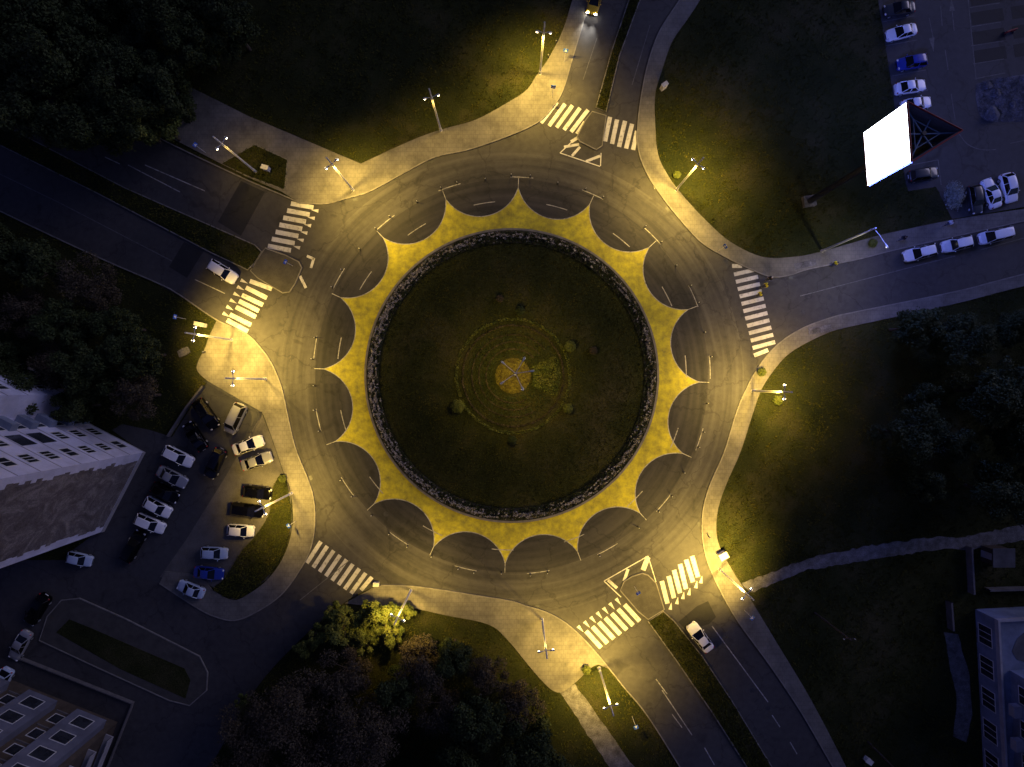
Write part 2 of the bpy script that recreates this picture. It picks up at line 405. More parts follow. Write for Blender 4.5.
PAVE_N = K_N[:-4] + [(610, -200)] + cr_([(600, -80), (575, -8), (563, 30), (549, 58), (537, 75), (527, 90), (511, 101), (476, 120), (441, 130), (411, 141), (361, 164)]) + [(328, 150), (293, 135), (250, 117), (200, 92), (120, 55), (0, -5), (0, 40), (120, 105), (175, 140), (247, 177), (282, 192)]
PAVE_NE = K_NE + [(1300, 148), (1024, 209)] + cr_([(1024, 209), (958, 219), (908, 229), (873, 237), (820, 252), (793, 257), (762, 257), (730, 242), (705, 220), (682, 195), (668, 176), (658, 155), (655, 125), (655, 95), (662, 70), (672, 42), (687, 20), (700, 0), (714, -26), (797, -175)])[1:]
PAVE_E = K_E + [(1004, 1040), (915, 880)] + cr_([(846, 767), (811, 700), (775, 640), (746, 592), (732, 570), (720, 548), (716, 530), (718, 508), (726, 484), (740, 452), (752, 415), (760, 392), (770, 375), (786, 356), (806, 343), (833, 331), (858, 325), (958, 303), (1024, 286), (1300, 217)])
PAVE_S = K_S[20:] + [(372, 588)] + cr_([(345, 603), (375, 606), (408, 607), (446, 615), (488, 624), (508, 640), (537, 675), (557, 692), (574, 683), (590, 668), (598, 664)]) + [(608, 668)]
PAVE_W = K_W[:105 - 20] + cr_([(217, 321), (209, 338), (206, 347), (197, 368), (208, 381)]) + [(262, 412)] + cr_([(264, 415), (271, 434), (283, 469), (291, 491), (293, 524), (285, 554), (269, 578), (250, 593), (233, 600), (213, 590)]) + [(206, 581), (190, 573), (166, 571)]
# K_W runs up to the corner of the north-west road: cut it there
def cut(line, x, y):
    i = min(range(len(line)), key=lambda k: (line[k][0] - x) ** 2 + (line[k][1] - y) ** 2)
    return line[:i + 1]
PAVE_W = cut(K_W, 217, 320) + PAVE_W[PAVE_W.index((217, 321)):]
i0 = min(range(len(K_S)), key=lambda k: (K_S[k][0] - 608) ** 2 + (K_S[k][1] - 666) ** 2)
PAVE_S = K_S[i0:] + [(372, 588)] + PAVE_S[PAVE_S.index((372, 588)) + 1:]

LAWN_NW = [(222, 164), (255, 145), (288, 160), (285, 190), (247, 176)]
LAWN_W = cr_([(271, 497), (276, 482), (283, 474), (289, 492), (291, 524), (283, 553), (268, 576), (249, 591), (233, 598), (215, 588), (225, 578), (243, 550), (254, 538), (269, 515), (271, 497)])[:-1]
LOT_W = [(208, 381), (262, 412), (271, 434), (283, 469), (291, 491), (292, 530), (268, 579), (233, 600), (206, 583), (166, 573), (162, 584), (130, 574), (80, 566), (70, 552), (100, 530), (140, 450), (112, 430), (122, 424), (150, 430), (172, 437)]
LOT_W_LIGHT = [(262, 414), (270, 434), (282, 469), (290, 491), (291, 530), (267, 578), (233, 599), (207, 583), (160, 577), (186, 540), (226, 476), (250, 434)]
LOT_E = [(876, -120), (878, 0), (890, 75), (905, 180), (908, 191), (936, 187), (952, 219), (1024, 207), (1300, 145), (1300, -120)]
MED_NW = [(-260, -20), (0, 123), (125, 188), (255, 245), (262, 252), (256, 262), (248, 270), (212, 253), (97, 193), (0, 145), (-260, 5)]
MED_N = [(596, 108), (606, 112), (619, 57), (640, 0), (700, -200), (690, -200), (629, 0), (612, 50)]
MED_SE = [(648, 621), (663, 611), (674, 621), (702, 656), (732, 701), (772, 767), (900, 1000), (870, 1000), (747, 767), (712, 712), (674, 657)]
ISL_NW = [(266, 248), (285, 255), (299, 262), (302, 268), (296, 283), (290, 292), (283, 293), (271, 286), (258, 278), (251, 271), (257, 261), (263, 252)]
ISL_N = [(592, 112), (606, 116), (602, 146), (596, 150), (580, 142), (577, 137), (585, 121)]
ISL_SE = [(620, 590), (624, 581), (632, 576), (642, 573), (648, 575), (656, 583), (664, 609), (648, 619), (638, 611)]
PATH_S = [(560, 692), (575, 684), (634, 767), (740, 920), (705, 930), (609, 767)]
PATH_SE = [(742, 583), (775, 571), (808, 558), (860, 547), (940, 536), (960, 538), (1024, 524), (1150, 505), (1150, 520), (1024, 540), (965, 550), (940, 549), (862, 561), (808, 570), (778, 581), (750, 593)]
PATH_E = [(944, 632), (958, 634), (969, 675), (972, 715), (966, 742), (953, 736), (957, 700), (950, 668)]
RES_ISLE = [(48, 616), (62, 600), (80, 598), (125, 618), (200, 656), (208, 672), (207, 690), (190, 705), (170, 700), (100, 668), (40, 640)]
RES_BED = [(57, 632), (70, 619), (90, 627), (185, 668), (191, 680), (186, 698), (120, 668)]

def rough(poly, step=6, amp=1.0, seed=3):
    rd = random.Random(seed); out = []
    for i in range(len(poly)):
        a, b = poly[i], poly[(i + 1) % len(poly)]
        n = max(1, int(math.hypot(b[0] - a[0], b[1] - a[1]) / step))
        for k in range(n):
            t = k / n; out.append((a[0] + (b[0] - a[0]) * t + rd.uniform(-amp, amp), a[1] + (b[1] - a[1]) * t + rd.uniform(-amp, amp)))
    return out
PATH_SE = rough(PATH_SE, 4, 1.1); PATH_S = rough(PATH_S, 6, .7); PATH_E = rough(PATH_E, 8, .6)
def sheet(name, poly, z, mat, z0=None):
    mb = MB(); mb.prism(W(poly), z if z0 is None else z0, z)
    o = mb.build(name, mat); o['kind'] = 'structure'; return o

g = MB(); g.add([(-500, -500, 0), (500, -500, 0), (500, 500, 0), (-500, 500, 0)], [(0, 1, 2, 3)])
g.build('ground', M['ground'])['kind'] = 'structure'
sheet('road', ASPH, 0.02, M['asphalt'])
sheet('car_park', LOT_W, 0.024, M['asphalt_lot'])
sheet('car_park_concrete', LOT_W_LIGHT, 0.028, M['concrete_lot'])
sheet('car_park', LOT_E, 0.02, M['asphalt_lot'])
for n, poly in (('pavement', PAVE_N), ('pavement', PAVE_NE), ('pavement', PAVE_E), ('pavement', PAVE_S), ('pavement', PAVE_W)):
    sheet(n, poly, 0.14, M['pave'], 0.0)
sheet('lawn', LAWN_NW, 0.17, M['ground'], 0.0)
sheet('lawn', LAWN_W, 0.17, M['ground'], 0.0)
for poly in (MED_NW, MED_N, MED_SE):
    sheet('median_strip', poly, 0.15, M['ground'], 0.0)
for poly in (ISL_NW, ISL_N, ISL_SE):
    sheet('traffic_island', poly, 0.16, M['island'], 0.0)
sheet('path', PATH_S, 0.02, M['path'])
sheet('path', PATH_SE, 0.02, M['path'])
sheet('path', PATH_E, 0.03, M['path'], 0.0)
sheet('pavement', RES_ISLE, 0.12, M['island'], 0.0)
sheet('lawn', RES_BED, 0.15, M['ground'], 0.0)
sheet('pavement_patch', [(793, 264), (815, 259), (816, 265), (795, 270)], 0.145, M['path'])
# repaired patches in the asphalt
for poly in ([(241, 181), (265, 192), (241, 236), (218, 222)], [(184, 242), (204, 251), (187, 278), (169, 267)], [(162, 284), (180, 293), (179, 295.5), (160, 287)], [(678, 622), (697, 606), (708, 601), (716, 617), (709, 624), (687, 631)]):
    sheet('road_patch', poly, 0.024, M['patch'])
k = MB()
for line in (K_N, K_NE, K_E, K_S, K_W, K_NW):
    k.strip(W(line), 0.16, 0.0, 0.15)
for poly in (MED_NW, MED_N, MED_SE, ISL_NW, ISL_N, ISL_SE, RES_ISLE, LAWN_NW):
    k.strip(W(poly), 0.15, 0.0, 0.175, closed=True)
k.build('kerb', M['kerb'])['kind'] = 'structure'

# ------------------------------------------------------------------ roundabout
RC = (511.7, 375.5)
def ring(r, n=256, a0=0.0, a1=2 * PI, full=True):
    m = n if full else n + 1
    return [(RC[0] + r * math.cos(a0 + (a1 - a0) * i / n), RC[1] + r * math.sin(a0 + (a1 - a0) * i / n)) for i in range(m)]
def annulus(name, outer, inner, z, mat):
    """outer/inner with equal point counts"""
    mb = MB(); n = len(outer)
    o = W(outer); i_ = W(inner)
    vs = [(p[0], p[1], z) for p in o] + [(p[0], p[1], z) for p in i_]
    mb.add(vs, [(j, n + j, n + (j + 1) % n, (j + 1) % n) for j in range(n)])
    ob = mb.build(name, mat); ob['kind'] = 'structure'; return ob
annulus('road_inner_lane', ring(196.5), ring(146), 0.024, M['asphalt_new'])
# sixteen scallops cut from the painted ring
TIP, DIP, NS = 188.5, 161.5, 16
A0 = R(-90) + R(2.0)
scal = []
half = PI / NS
ch = TIP * math.sin(half); base = TIP * math.cos(half)
sag = base - DIP
rr = (ch * ch + sag * sag) / (2 * sag)
cc = DIP + rr
PER = 24
for s in range(NS):
    mid = A0 + (2 * s + 1) * half
    be = math.asin(min(1, ch / rr))
    for j in range(PER):
        t = -be + 2 * be * j / PER
        x = cc - rr * math.cos(t); y = rr * math.sin(t)
        scal.append((RC[0] + x * math.cos(mid) - y * math.sin(mid), RC[1] + x * math.sin(mid) + y * math.cos(mid)))
inner = []
for p in scal:
    a = math.atan2(p[1] - RC[1], p[0] - RC[0]); inner.append((RC[0] + 147.2 * math.cos(a), RC[1] + 147.2 * math.sin(a)))
annulus('painted_star_ring', scal, inner, 0.028, M['yellow'])
mk = MB()
mk.strip(W(scal), 0.11, 0, 0.032, closed=True)
for s in range(NS):
    a = A0 + 2 * s * half
    p = [(RC[0] + q * math.cos(a), RC[1] + q * math.sin(a)) for q in (TIP - 2, TIP + 9)]
    mk.strip(W(p), 0.1, 0, 0.036)
mk.build('road_marking', M['thin_mark'])['kind'] = 'structure'
mk = MB()
for q in range(15):
    a = R(-75 + 24 * q); mk.strip(W(ring(174.5, 6, a - 0.062, a + 0.062, False)), 0.12, 0, 0.036)
for q in range(17):
    a = R(-87.1 + 360 / 17 * q); mk.strip(W(ring(198.5, 6, a - 0.058, a + 0.058, False)), 0.12, 0, 0.036)
mk.build('road_marking', M['thin_mark'])['kind'] = 'structure'

# centre island
def disc(r, z0, z1, mat, name, n=160, c=RC):
    mb = MB(); mb.prism(W([(c[0] + r * math.cos(2 * PI * i / n), c[1] + r * math.sin(2 * PI * i / n)) for i in range(n)]), z0, z1)
    o = mb.build(name, mat); o['kind'] = 'structure'; return o
kr = MB(); kr.strip(W(ring(146)), 0.3, 0, 0.24, closed=True)
kr.build('island_kerb', M['kerb'])['kind'] = 'structure'
disc(145, 0, 0.16, M['bed'], 'flower_bed_soil')
# domed lawn of the island
dm = MB(); NR, NA = 14, 96
vs = []
for i in range(NR + 1):
    r = 132.5 * S * (1 - i / NR)
    z = 0.2 + 1.1 * (1 - (1 - i / NR) ** 2)
    for j in range(NA):
        a = 2 * PI * j / NA
        c0 = P2(*RC)
        vs.append((c0[0] + r * math.cos(a), c0[1] + r * math.sin(a), z))
dm.add(vs, [(i * NA + j, i * NA + (j + 1) % NA, (i + 1) * NA + (j + 1) % NA, (i + 1) * NA + j) for i in range(NR) for j in range(NA)], True)
dm.build('island_lawn', M['ground'])['kind'] = 'structure'
C0 = P2(*RC)
def island_z(x, y):
    d = math.hypot(x - C0[0], y - C0[1]) / (132.5 * S)
    return 0.2 + 1.1 * (1 - min(1, d) ** 2)

# ------------------------------------------------------------------ markings on the arms
def quad(mb, a, b, w0, w1=None, z=0.03):
    """bar from plan point a to b, width in plan units"""
    w1 = w0 if w1 is None else w1
    dx, dy = b[0] - a[0], b[1] - a[1]; l = math.hypot(dx, dy)
    nx, ny = -dy / l, dx / l
    pts = [(a[0] + nx * w0 / 2, a[1] + ny * w0 / 2), (b[0] + nx * w1 / 2, b[1] + ny * w1 / 2), (b[0] - nx * w1 / 2, b[1] - ny * w1 / 2), (a[0] - nx * w0 / 2, a[1] - ny * w0 / 2)]
    if w1 < 0.02: pts = [pts[0], ((b[0]), (b[1])), pts[3]]
    mb.prism(W(pts), z, z)
def lerp(a, b, t): return (a[0] + (b[0] - a[0]) * t, a[1] + (b[1] - a[1]) * t)
def zebra(stripes, w, teeth=()):
    mb = MB()
    for a, b in stripes: quad(mb, a, b, w)
    for a, b in teeth: quad(mb, a, b, 3.6, 0.0)
    mb.build('zebra_crossing', M['white_mark'])['kind'] = 'structure'
# north-west, outbound
st = [(lerp((291, 203.5), (268, 246), i / 6), lerp((313.5, 207.5), (291, 250.5), i / 6)) for i in range(7)]
th = [((lerp((318.5, 211), (300, 248), i / 5)), lerp((311, 210), (293, 246), i / 5)) for i in range(6)]
zebra(st, 4.6, th)
st = [((250, 281), (272, 289)), ((246, 287.5), (267, 298)), ((242, 295), (263, 305)), ((239, 301), (259, 311)), ((236, 307), (256, 317)), ((230, 314.5), (251, 325)), ((227, 320), (248, 331.5))]
th = [((lerp((241, 280), (223, 313), i / 5)), lerp((248, 283.5), (230, 317), i / 5)) for i in range(6)]
zebra(st, 4.4, th)
zebra([((557, 102), (541, 123)), ((565, 104), (549, 126)), ((572.5, 105.5), (556.5, 127.5)), ((580, 108), (564, 130)), ((588, 110), (571, 132)), ((585, 122), (577, 134))], 3.9)
zebra([((610, 117), (605, 141.5)), ((617, 119.6), (612, 144)), ((625, 121), (619, 147)), ((632, 124), (626, 148.6)), ((637, 131), (633, 150))], 4.3)
st = [((732, 266), (742, 266))] + [(lerp((734, 274.5), (752.6, 348), i / 10), lerp((756, 269.5), (775, 342), i / 10)) for i in range(11)] + [((754, 355.5), (768, 350))]
zebra(st, 3.9)
st = [((661.7, 581), (667.5, 603.5)), ((668.5, 576), (674, 598)), ((674, 570), (680, 593)), ((680, 564), (686, 589)), ((686, 559.6), (693, 582)), ((692, 556), (698, 577))]
th = [((b[0] + 2.7, b[1] + 6), (b[0] + 4, b[1] - 1.5)) for a, b in st]
zebra(st, 4.4, th)
st = [(lerp((624.5, 604.5), (586, 631), i / 6), lerp((639.5, 621), (601, 647.5), i / 6)) for i in range(7)]
th = [((lerp((616, 598.5), (578, 626), i / 6)), lerp((621, 605), (583.5, 632), i / 6)) for i in range(7)]
zebra(st, 4.4, th)
st = [((321 + 6.4 * i, 541.5 + 4.5 * i), (307 + 6.3 * i, 563 + 4.35 * i)) for i in range(8)] + [((372, 577), (361, 590))]
zebra(st, 4.0)
# triangular hatching before the islands
mb = MB()
def lines(seq, w, z=0.03):
    for a, b in seq: quad(mb, a, b, w, z=z)
lines([((560, 153), (600, 166.5)), ((560, 153), (577, 137)), ((600.5, 166), (601, 153))], 0.9)
lines([((564, 147), (579, 144.5)), ((572, 156), (580, 147)), ((586, 161.5), (600, 156))], 2.6, 0.034)
lines([((571, 142), (578, 137.5))], 3.2, 0.038)
lines([((604, 581), (648, 556)), ((648, 556), (656, 582)), ((604, 581), (621, 597))], 0.9)
lines([((608, 580), (617, 588)), ((628, 569), (624, 581))], 3.0, 0.034)
lines([((648, 557), (643, 570))], 5, 0.034)
lines([((307, 256), (314, 259)), ((314, 258), (311, 268))], 2.6)
lines([((300, 276), (306, 288))], 2.8)
lines([((266, 248.5), (283, 254.5))], 0.8, 0.17)
mb.build('road_marking', M['white_mark'])['kind'] = 'structure'
mb = MB()
for a, b in (((656, 679), (667, 694)), ((672, 714), (682, 727.5)), ((704.5, 747.5), (714.5, 765)), ((662, 690), (692, 735)), ((712, 626), (768, 702)), ((772, 715), (780, 727)), ((790, 742), (797, 754)), ((195, 279.5), (225, 293.5)), ((128, 165), (180, 192)), ((145, 165), (205, 191)), ((105, 157), (120, 164)),
             ((620, 47), (606, 80)), ((381, 587.5), (425, 588.5)), ((640, 150), (655, 189)), ((664, 198), (706, 246))):
    quad(mb, a, b, 0.95)
mb.build('road_marking', M['thin_mark'])['kind'] = 'structure'
mb = MB()
for a, b in (((0, 174), (60, 203)), ((60, 203), (172, 261)), ((800, 296), (908, 268)), ((908, 268), (955, 256)), ((650, 25), (632, 85)), ((597, 38), (583, 80)), ((-100, 128), (0, 174)), ((300, 600), (350, 560)), ((1024, 238), (980, 250))):
    quad(mb, a, b, 0.85)
mb.build('road_marking', M['faint_mark'])['kind'] = 'structure'
for i, y0 in enumerate((-9, 10, 29.5, 48)):
    x0 = 969 + i * 1.3
    sheet('bay_surface', [(x0, y0 + 3), (x0 + 32, y0 - 2), (x0 + 34, y0 + 10.5), (x0 + 2, y0 + 15.5)], 0.024, M['patch'])
    sheet('bay_surface', [(x0 + 40, y0 - 3), (x0 + 72, y0 - 8), (x0 + 74, y0 + 4.5), (x0 + 42, y0 + 9.5)], 0.024, M['patch'])
# east car park markings: bays, arrows, curve
mb = MB()
for a, b in (((929, 18), (933, 38)), ((940.5, 6), (942, 26)), ((945, 50), (948, 70)), ((951, 94), (955, 120)), ((952, 10), (954, 31)), ((1010, 143.5), (1024, 140.5)),
             ((968, 8), (1000, 3)), ((970, 27), (1001, 22)), ((971, 46), (1003, 41)), ((973, 64), (1004, 59)), ((974, 79), (1005, 73)), ((967, -10), (976, 80)), ((882, 22), (914, 16)), ((885, 46), (917, 40)), ((892, 76), (926, 70)), ((896, 96), (928, 90)), ((906, 166), (938, 160)), ((938, 160), (941, 185))):
    quad(mb, a, b, 0.8)
quad(mb, (931.5, 38), (933.5, 52), 5.5, 0.0)
quad(mb, (952, 11), (951, -2), 5.5, 0.0)
mb.strip(W(cr_([(959, 134), (966, 143), (975, 148), (985, 150), (996, 149.5)])), 0.11, 0, 0.03)
mb.build('car_park_marking', M['faint_mark'])['kind'] = 'structure'
sheet('gravel_patch', cr_([(976, 84), (1000, 78), (1040, 75), (1060, 95), (1040, 118), (1000, 122), (982, 118), (976, 100), (976, 84)])[:-1], 0.03, M['path'], 0.0)

# ------------------------------------------------------------------ grass tufts and beds
def inside(px, py, poly):
    r = np.zeros(len(px), bool)
    n = len(poly)
    for i in range(n):
        x0, y0 = poly[i]; x1, y1 = poly[(i + 1) % n]
        if y0 == y1: continue
        c = ((y0 > py) != (y1 > py)) & (px < (x1 - x0) * (py - y0) / (y1 - y0) + x0)
        r ^= c
    return r
LAMPS = {  # base x, y, power factor, arms
}
HARD = [ASPH, LOT_W, LOT_E, PAVE_N, PAVE_NE, PAVE_E, PAVE_S, PAVE_W, PATH_S, PATH_SE, PATH_E]
def tufts(px, py, z, hmin, hmax, nb=4, w=0.035, spread=0.16):
    n = len(px)
    x = (px - CX) * S; y = (CY - py) * S
    z = np.broadcast_to(z, (n,))
    V = []
    for b in range(nb):
        a = RNG.uniform(0, 2 * PI, n); h = RNG.uniform(hmin, hmax, n)
        ox = RNG.normal(0, spread * 0.5, n); oy = RNG.normal(0, spread * 0.5, n)
        ln = RNG.uniform(0.15, 0.9, n) * h
        ww = w * RNG.uniform(0.7, 1.6, n)
        bx, by = x + ox, y + oy
        ca, sa = np.cos(a), np.sin(a)
        v = np.stack([np.stack([bx - sa * ww, by + ca * ww, z], 1), np.stack([bx + sa * ww, by - ca * ww, z], 1), np.stack([bx + ca * ln, by + sa * ln, z + h], 1)], 1)
        V.append(v.reshape(-1, 3))
    return np.concatenate(V)
n = 240000
px = RNG.uniform(-40, 1064, n); py = RNG.uniform(-40, 807, n)
keep = np.ones(n, bool)
for poly in HARD: keep &= ~inside(px, py, poly)
keep &= np.hypot(px - RC[0], py - RC[1]) > 150
clump = sum(np.sin(px * fx + py * fy + ph) for fx, fy, ph in ((.31, .17, 0), (-.23, .37, 1), (.11, -.09, 2), (.53, -.41, 3), (-.71, -.63, 4), (.07, .05, 5)))
keep &= clump + RNG.normal(0, 1.3, n) > -0.2
px, py = px[keep], py[keep]
parts = [tufts(px, py, 0.0, 0.1, 0.3, 4, 0.03)]
for poly, z in ((LAWN_NW, 0.17), (LAWN_W, 0.17), (MED_NW, 0.15), (MED_N, 0.15), (MED_SE, 0.15)):
    xs = [p[0] for p in poly]; ys = [p[1] for p in poly]
    m = int(min(20000, (min(max(xs), 1064) - max(min(xs), -40)) * (min(max(ys), 807) - max(min(ys), -40)) * 0.5))
    qx = RNG.uniform(max(min(xs), -40), min(max(xs), 1064), m); qy = RNG.uniform(max(min(ys), -40), min(max(ys), 807), m)
    kk = inside(qx, qy, poly)
    parts.append(tufts(qx[kk], qy[kk], z, 0.08, 0.25, 4, 0.04))
m = 16000
rr_ = 131 * np.sqrt(RNG.uniform(0.0, 1, m)); aa = RNG.uniform(0, 2 * PI, m)
qx = RC[0] + rr_ * np.cos(aa); qy = RC[1] + rr_ * np.sin(aa)
zz = 0.2 + 1.1 * (1 - (rr_ / 132.5) ** 2)
parts.append(tufts(qx, qy, zz, 0.05, 0.16, 4, 0.04))
o = link(bpy.data.objects.new('grass', fast_mesh('grass', np.concatenate(parts), None, M['grass'], 3)))
tag(o, 'short dark green grass growing over the verges, medians and island', 'grass', kind='stuff')

def cloud(px, py, z, size, mat, name, label, cat):
    """small crumpled leaf/petal faces scattered over a bed"""
    n = len(px)
    x = (px - CX) * S; y = (CY - py) * S
    c = np.stack([x, y, np.broadcast_to(z, (n,))], 1)
    d1 = RNG.normal(size=(n, 3)); d1 /= np.linalg.norm(d1, axis=1)[:, None]
    d2 = RNG.normal(size=(n, 3)); d2 -= (d2 * d1).sum(1)[:, None] * d1; d2 /= np.linalg.norm(d2, axis=1)[:, None]
    s = (size * RNG.uniform(0.5, 1.3, n))[:, None]
    V = np.stack([c - d1 * s - d2 * s * .6, c + d1 * s - d2 * s * .6, c + d1 * s + d2 * s * .6, c - d1 * s + d2 * s * .6], 1).reshape(-1, 3)
    ob = link(bpy.data.objects.new(name, fast_mesh(name, V, None, mat, 4)))
    return tag(ob, label, cat, kind='stuff')
# pale flowering border just inside the kerb: clumpy
m = 100000
a = RNG.uniform(0, 2 * PI, m); r = RNG.uniform(132.5, 143.5, m)
cl = np.zeros(m)
for q in range(34):
    f = np.exp(RNG.uniform(np.log(9), np.log(330))); g_ = RNG.uniform(-2.2, 2.2)
    cl += np.sin(np.round(f) * a + g_ * r + RNG.uniform(0, 6.28))
cl /= np.sqrt(17.0)
side = 0.4 * np.cos(a - R(165)) + 0.2 * np.sin(a * 2 + 1) - np.abs(r - 139.8) * .30
kk = cl + side * 1.3 + RNG.normal(0, .8, m) > 0.12
a, r = a[kk], r[kk]
cloud(RC[0] + r * np.cos(a), RC[1] + r * np.sin(a), 0.18 + RNG.uniform(0.05, 0.35, len(a)), 0.055, M['flower'], 'flower_border', 'patchy ring of pale flowers inside the round kerb of the island', 'flowers')
m = 26000
a = RNG.uniform(0, 2 * PI, m); r = RNG.uniform(132.5, 144, m)
cloud(RC[0] + r * np.cos(a), RC[1] + r * np.sin(a), 0.16 + RNG.uniform(0.0, 0.3, len(a)), 0.09, M['leaf_dark'], 'border_foliage', 'dark low foliage between the pale flowers of the island border', 'plants')
# garden in the middle: circular hedge lines, a dotted wedge and the golden round bed
GC = (513.0, 376.0)
def ringcloud(r0, r1, m, z0, z1, size, mat, name, label, cat, a0=0, a1=2 * PI, jit=0.0):
    a = RNG.uniform(a0, a1, m); r = RNG.uniform(r0, r1, m) + jit * np.sin(a * 13)
    x = GC[0] + r * np.cos(a); y = GC[1] + r * np.sin(a)
    z = np.array([island_z((p - CX) * S, (CY - q) * S) for p, q in zip(x, y)]) + RNG.uniform(z0, z1, m)
    return cloud(x, y, z, size, mat, name, label, cat)
ringcloud(54.5, 57.5, 2600, 0.0, 0.22, 0.08, M['leaf_mid'], 'low_hedge', 'low round hedge line, outermost ring of the island garden', 'hedge', jit=0.2)
ringcloud(49, 50.4, 2600, 0.0, 0.2, 0.08, M['leaf_dry'], 'low_hedge', 'thin brownish round hedge line inside the outermost garden ring', 'hedge', jit=0.2)
ringcloud(21, 45, 7000, 0.0, 0.15, 0.08, M['leaf_dark'], 'ground_cover', 'dark ground cover round the golden flower bed in the island centre', 'plants')
for q in range(3):
    ringcloud(26 + 7 * q, 27 + 7 * q, 1300, 0.05, 0.2, 0.07, M['leaf_dry'], 'low_hedge', ('innermost', 'second', 'third')[q] + ' thin dry hedge ring counted from the golden flower bed', 'hedge', R(60), R(320))
ringcloud(20, 47, 1900, 0.05, 0.3, 0.085, M['leaf_mid'], 'planted_wedge', 'bright green planted wedge on the right of the golden flower bed', 'plants', R(-26), R(27))
fb = MB(); zc = island_z(*P2(*GC))
n_ = 48; vs = [(P2(*GC)[0], P2(*GC)[1], zc + 0.75)]
for i in range(1, 6):
    for j in range(n_):
        a = 2 * PI * j / n_; r = 17.5 * S * i / 5
        vs.append((P2(*GC)[0] + r * math.cos(a), P2(*GC)[1] + r * math.sin(a), zc - 0.05 + 0.8 * (1 - (i / 5) ** 2)))
fs = [(0, 1 + j, 1 + (j + 1) % n_) for j in range(n_)] + [(1 + i * n_ + j, 1 + (i + 1) * n_ + j, 1 + (i + 1) * n_ + (j + 1) % n_, 1 + i * n_ + (j + 1) % n_) for i in range(4) for j in range(n_)]
fb.add(vs, fs, True)
tag(fb.build('flower_mound', M['gold_flower']), 'round golden flower mound under the lamp mast in the island centre', 'flower bed')
m = 5000
a = RNG.uniform(0, 2 * PI, m); r = 17.5 * np.sqrt(RNG.uniform(0, 1, m))
cloud(GC[0] + r * np.cos(a), GC[1] + r * np.sin(a), zc + 0.8 * (1 - (r / 17.5) ** 2) + RNG.uniform(0, .12, m), 0.07, M['gold_flower'], 'flowers', 'golden flowers covering the round mound under the lamp mast', 'flowers')

# ------------------------------------------------------------------ trees and shrubs
def leaf_mesh(name, clumps, n, size, mat, squash=0.8):
    """leaves scattered in clumps: list of (x,y,z,r)"""
    w = np.array([c[3] ** 2.2 for c in clumps]); w /= w.sum()
    idx = RNG.choice(len(clumps), n, p=w)
    C = np.array(clumps)[idx]
    d = RNG.normal(size=(n, 3)); d /= np.linalg.norm(d, axis=1)[:, None]
    rad = C[:, 3] * RNG.uniform(0.25, 1, n) ** 0.45 * (1 + RNG.normal(0, 0.1, n))
    c = C[:, :3] + d * rad[:, None] * np.array([1, 1, squash])
    up = d * 0.6 + RNG.normal(size=(n, 3)) * 0.55 + np.array([0, 0, 0.5])
    up /= np.linalg.norm(up, axis=1)[:, None]
    d1 = np.cross(up, RNG.normal(size=(n, 3))); d1 /= np.linalg.norm(d1, axis=1)[:, None]
    d2 = np.cross(up, d1)
    s = (size * RNG.uniform(0.6, 1.4, n))[:, None]
    V = np.stack([c - d1 * s, c - d2 * s * .55, c + d1 * s, c + d2 * s * .55], 1).reshape(-1, 3)
    return fast_mesh(name, V, None, mat, 4)
def make_tree(name, h, r, mat, n=9000, size=0.17, nclump=26, twigs=0, seed=0):
    rnd = random.Random(seed)
    root = empty(name)
    zc = h * 0.62
    clumps = []
    tries = 0
    while len(clumps) < nclump and tries < 4000:
        tries += 1
        a = rnd.uniform(0, 2 * PI); u = rnd.random() ** 0.5 * r * 0.8; z = zc + rnd.uniform(-0.3, 0.36) * h
        if (u / (r * 0.85)) ** 2 + ((z - zc) / (h * 0.42)) ** 2 > 1: continue
        clumps.append((u * math.cos(a), u * math.sin(a), z, r * rnd.uniform(0.16, 0.36)))
    tr = MB()
    tr.bar((0, 0, -0.1), (0.1, 0.05, h * 0.3), r * 0.055 + 0.05, r * 0.045 + 0.03, 8)
    tr.bar((0.1, 0.05, h * 0.3), (0, 0, h * 0.8), r * 0.045 + 0.03, 0.04, 7)
    for c in clumps:
        z0 = h * rnd.uniform(0.22, 0.5)
        mid = (c[0] * 0.5, c[1] * 0.5, z0 + (c[2] - z0) * 0.62)
        tr.bar((0.05, 0.03, z0), mid, 0.09, 0.06, 5); tr.bar(mid, c[:3], 0.06, 0.025, 5)
        for t in range(twigs):
            e = Vector(c[:3]) + Vector((rnd.gauss(0, 1), rnd.gauss(0, 1), rnd.gauss(0.3, .7))).normalized() * c[3] * 1.25
            tr.bar(lerp3(mid, c[:3], rnd.uniform(.4, 1)), e, 0.03, 0.012, 3, False, False)
    tr.build('trunk', M['bark'], root)
    o = bpy.data.objects.new('crown', leaf_mesh('crown', clumps, n, size, mat)); link(o, root)
    return root
def lerp3(a, b, t): return Vector(a) + (Vector(b) - Vector(a)) * t
proto = {}
proto['dark0'] = make_tree('broadleaf_tree', 10.5, 4.6, M['leaf_dark'], 11000, 0.19, 34, seed=1)
proto['dark1'] = make_tree('broadleaf_tree', 8.5, 3.7, M['leaf_dark'], 8500, 0.18, 26, seed=2)
proto['dark2'] = make_tree('broadleaf_tree', 12.0, 5.4, M['leaf_dark'], 13000, 0.2, 40, seed=3)
proto['thin0'] = make_tree('thin_leaved_tree', 10.0, 5.0, M['leaf_dry'], 8000, 0.14, 40, 9, seed=4)
proto['thin1'] = make_tree('thin_leaved_tree', 8.0, 4.0, M['leaf_dry'], 6000, 0.14, 30, 9, seed=5)
proto['mid0'] = make_tree('leafy_tree', 6.0, 2.6, M['leaf_mid'], 6500, 0.15, 22, seed=6)
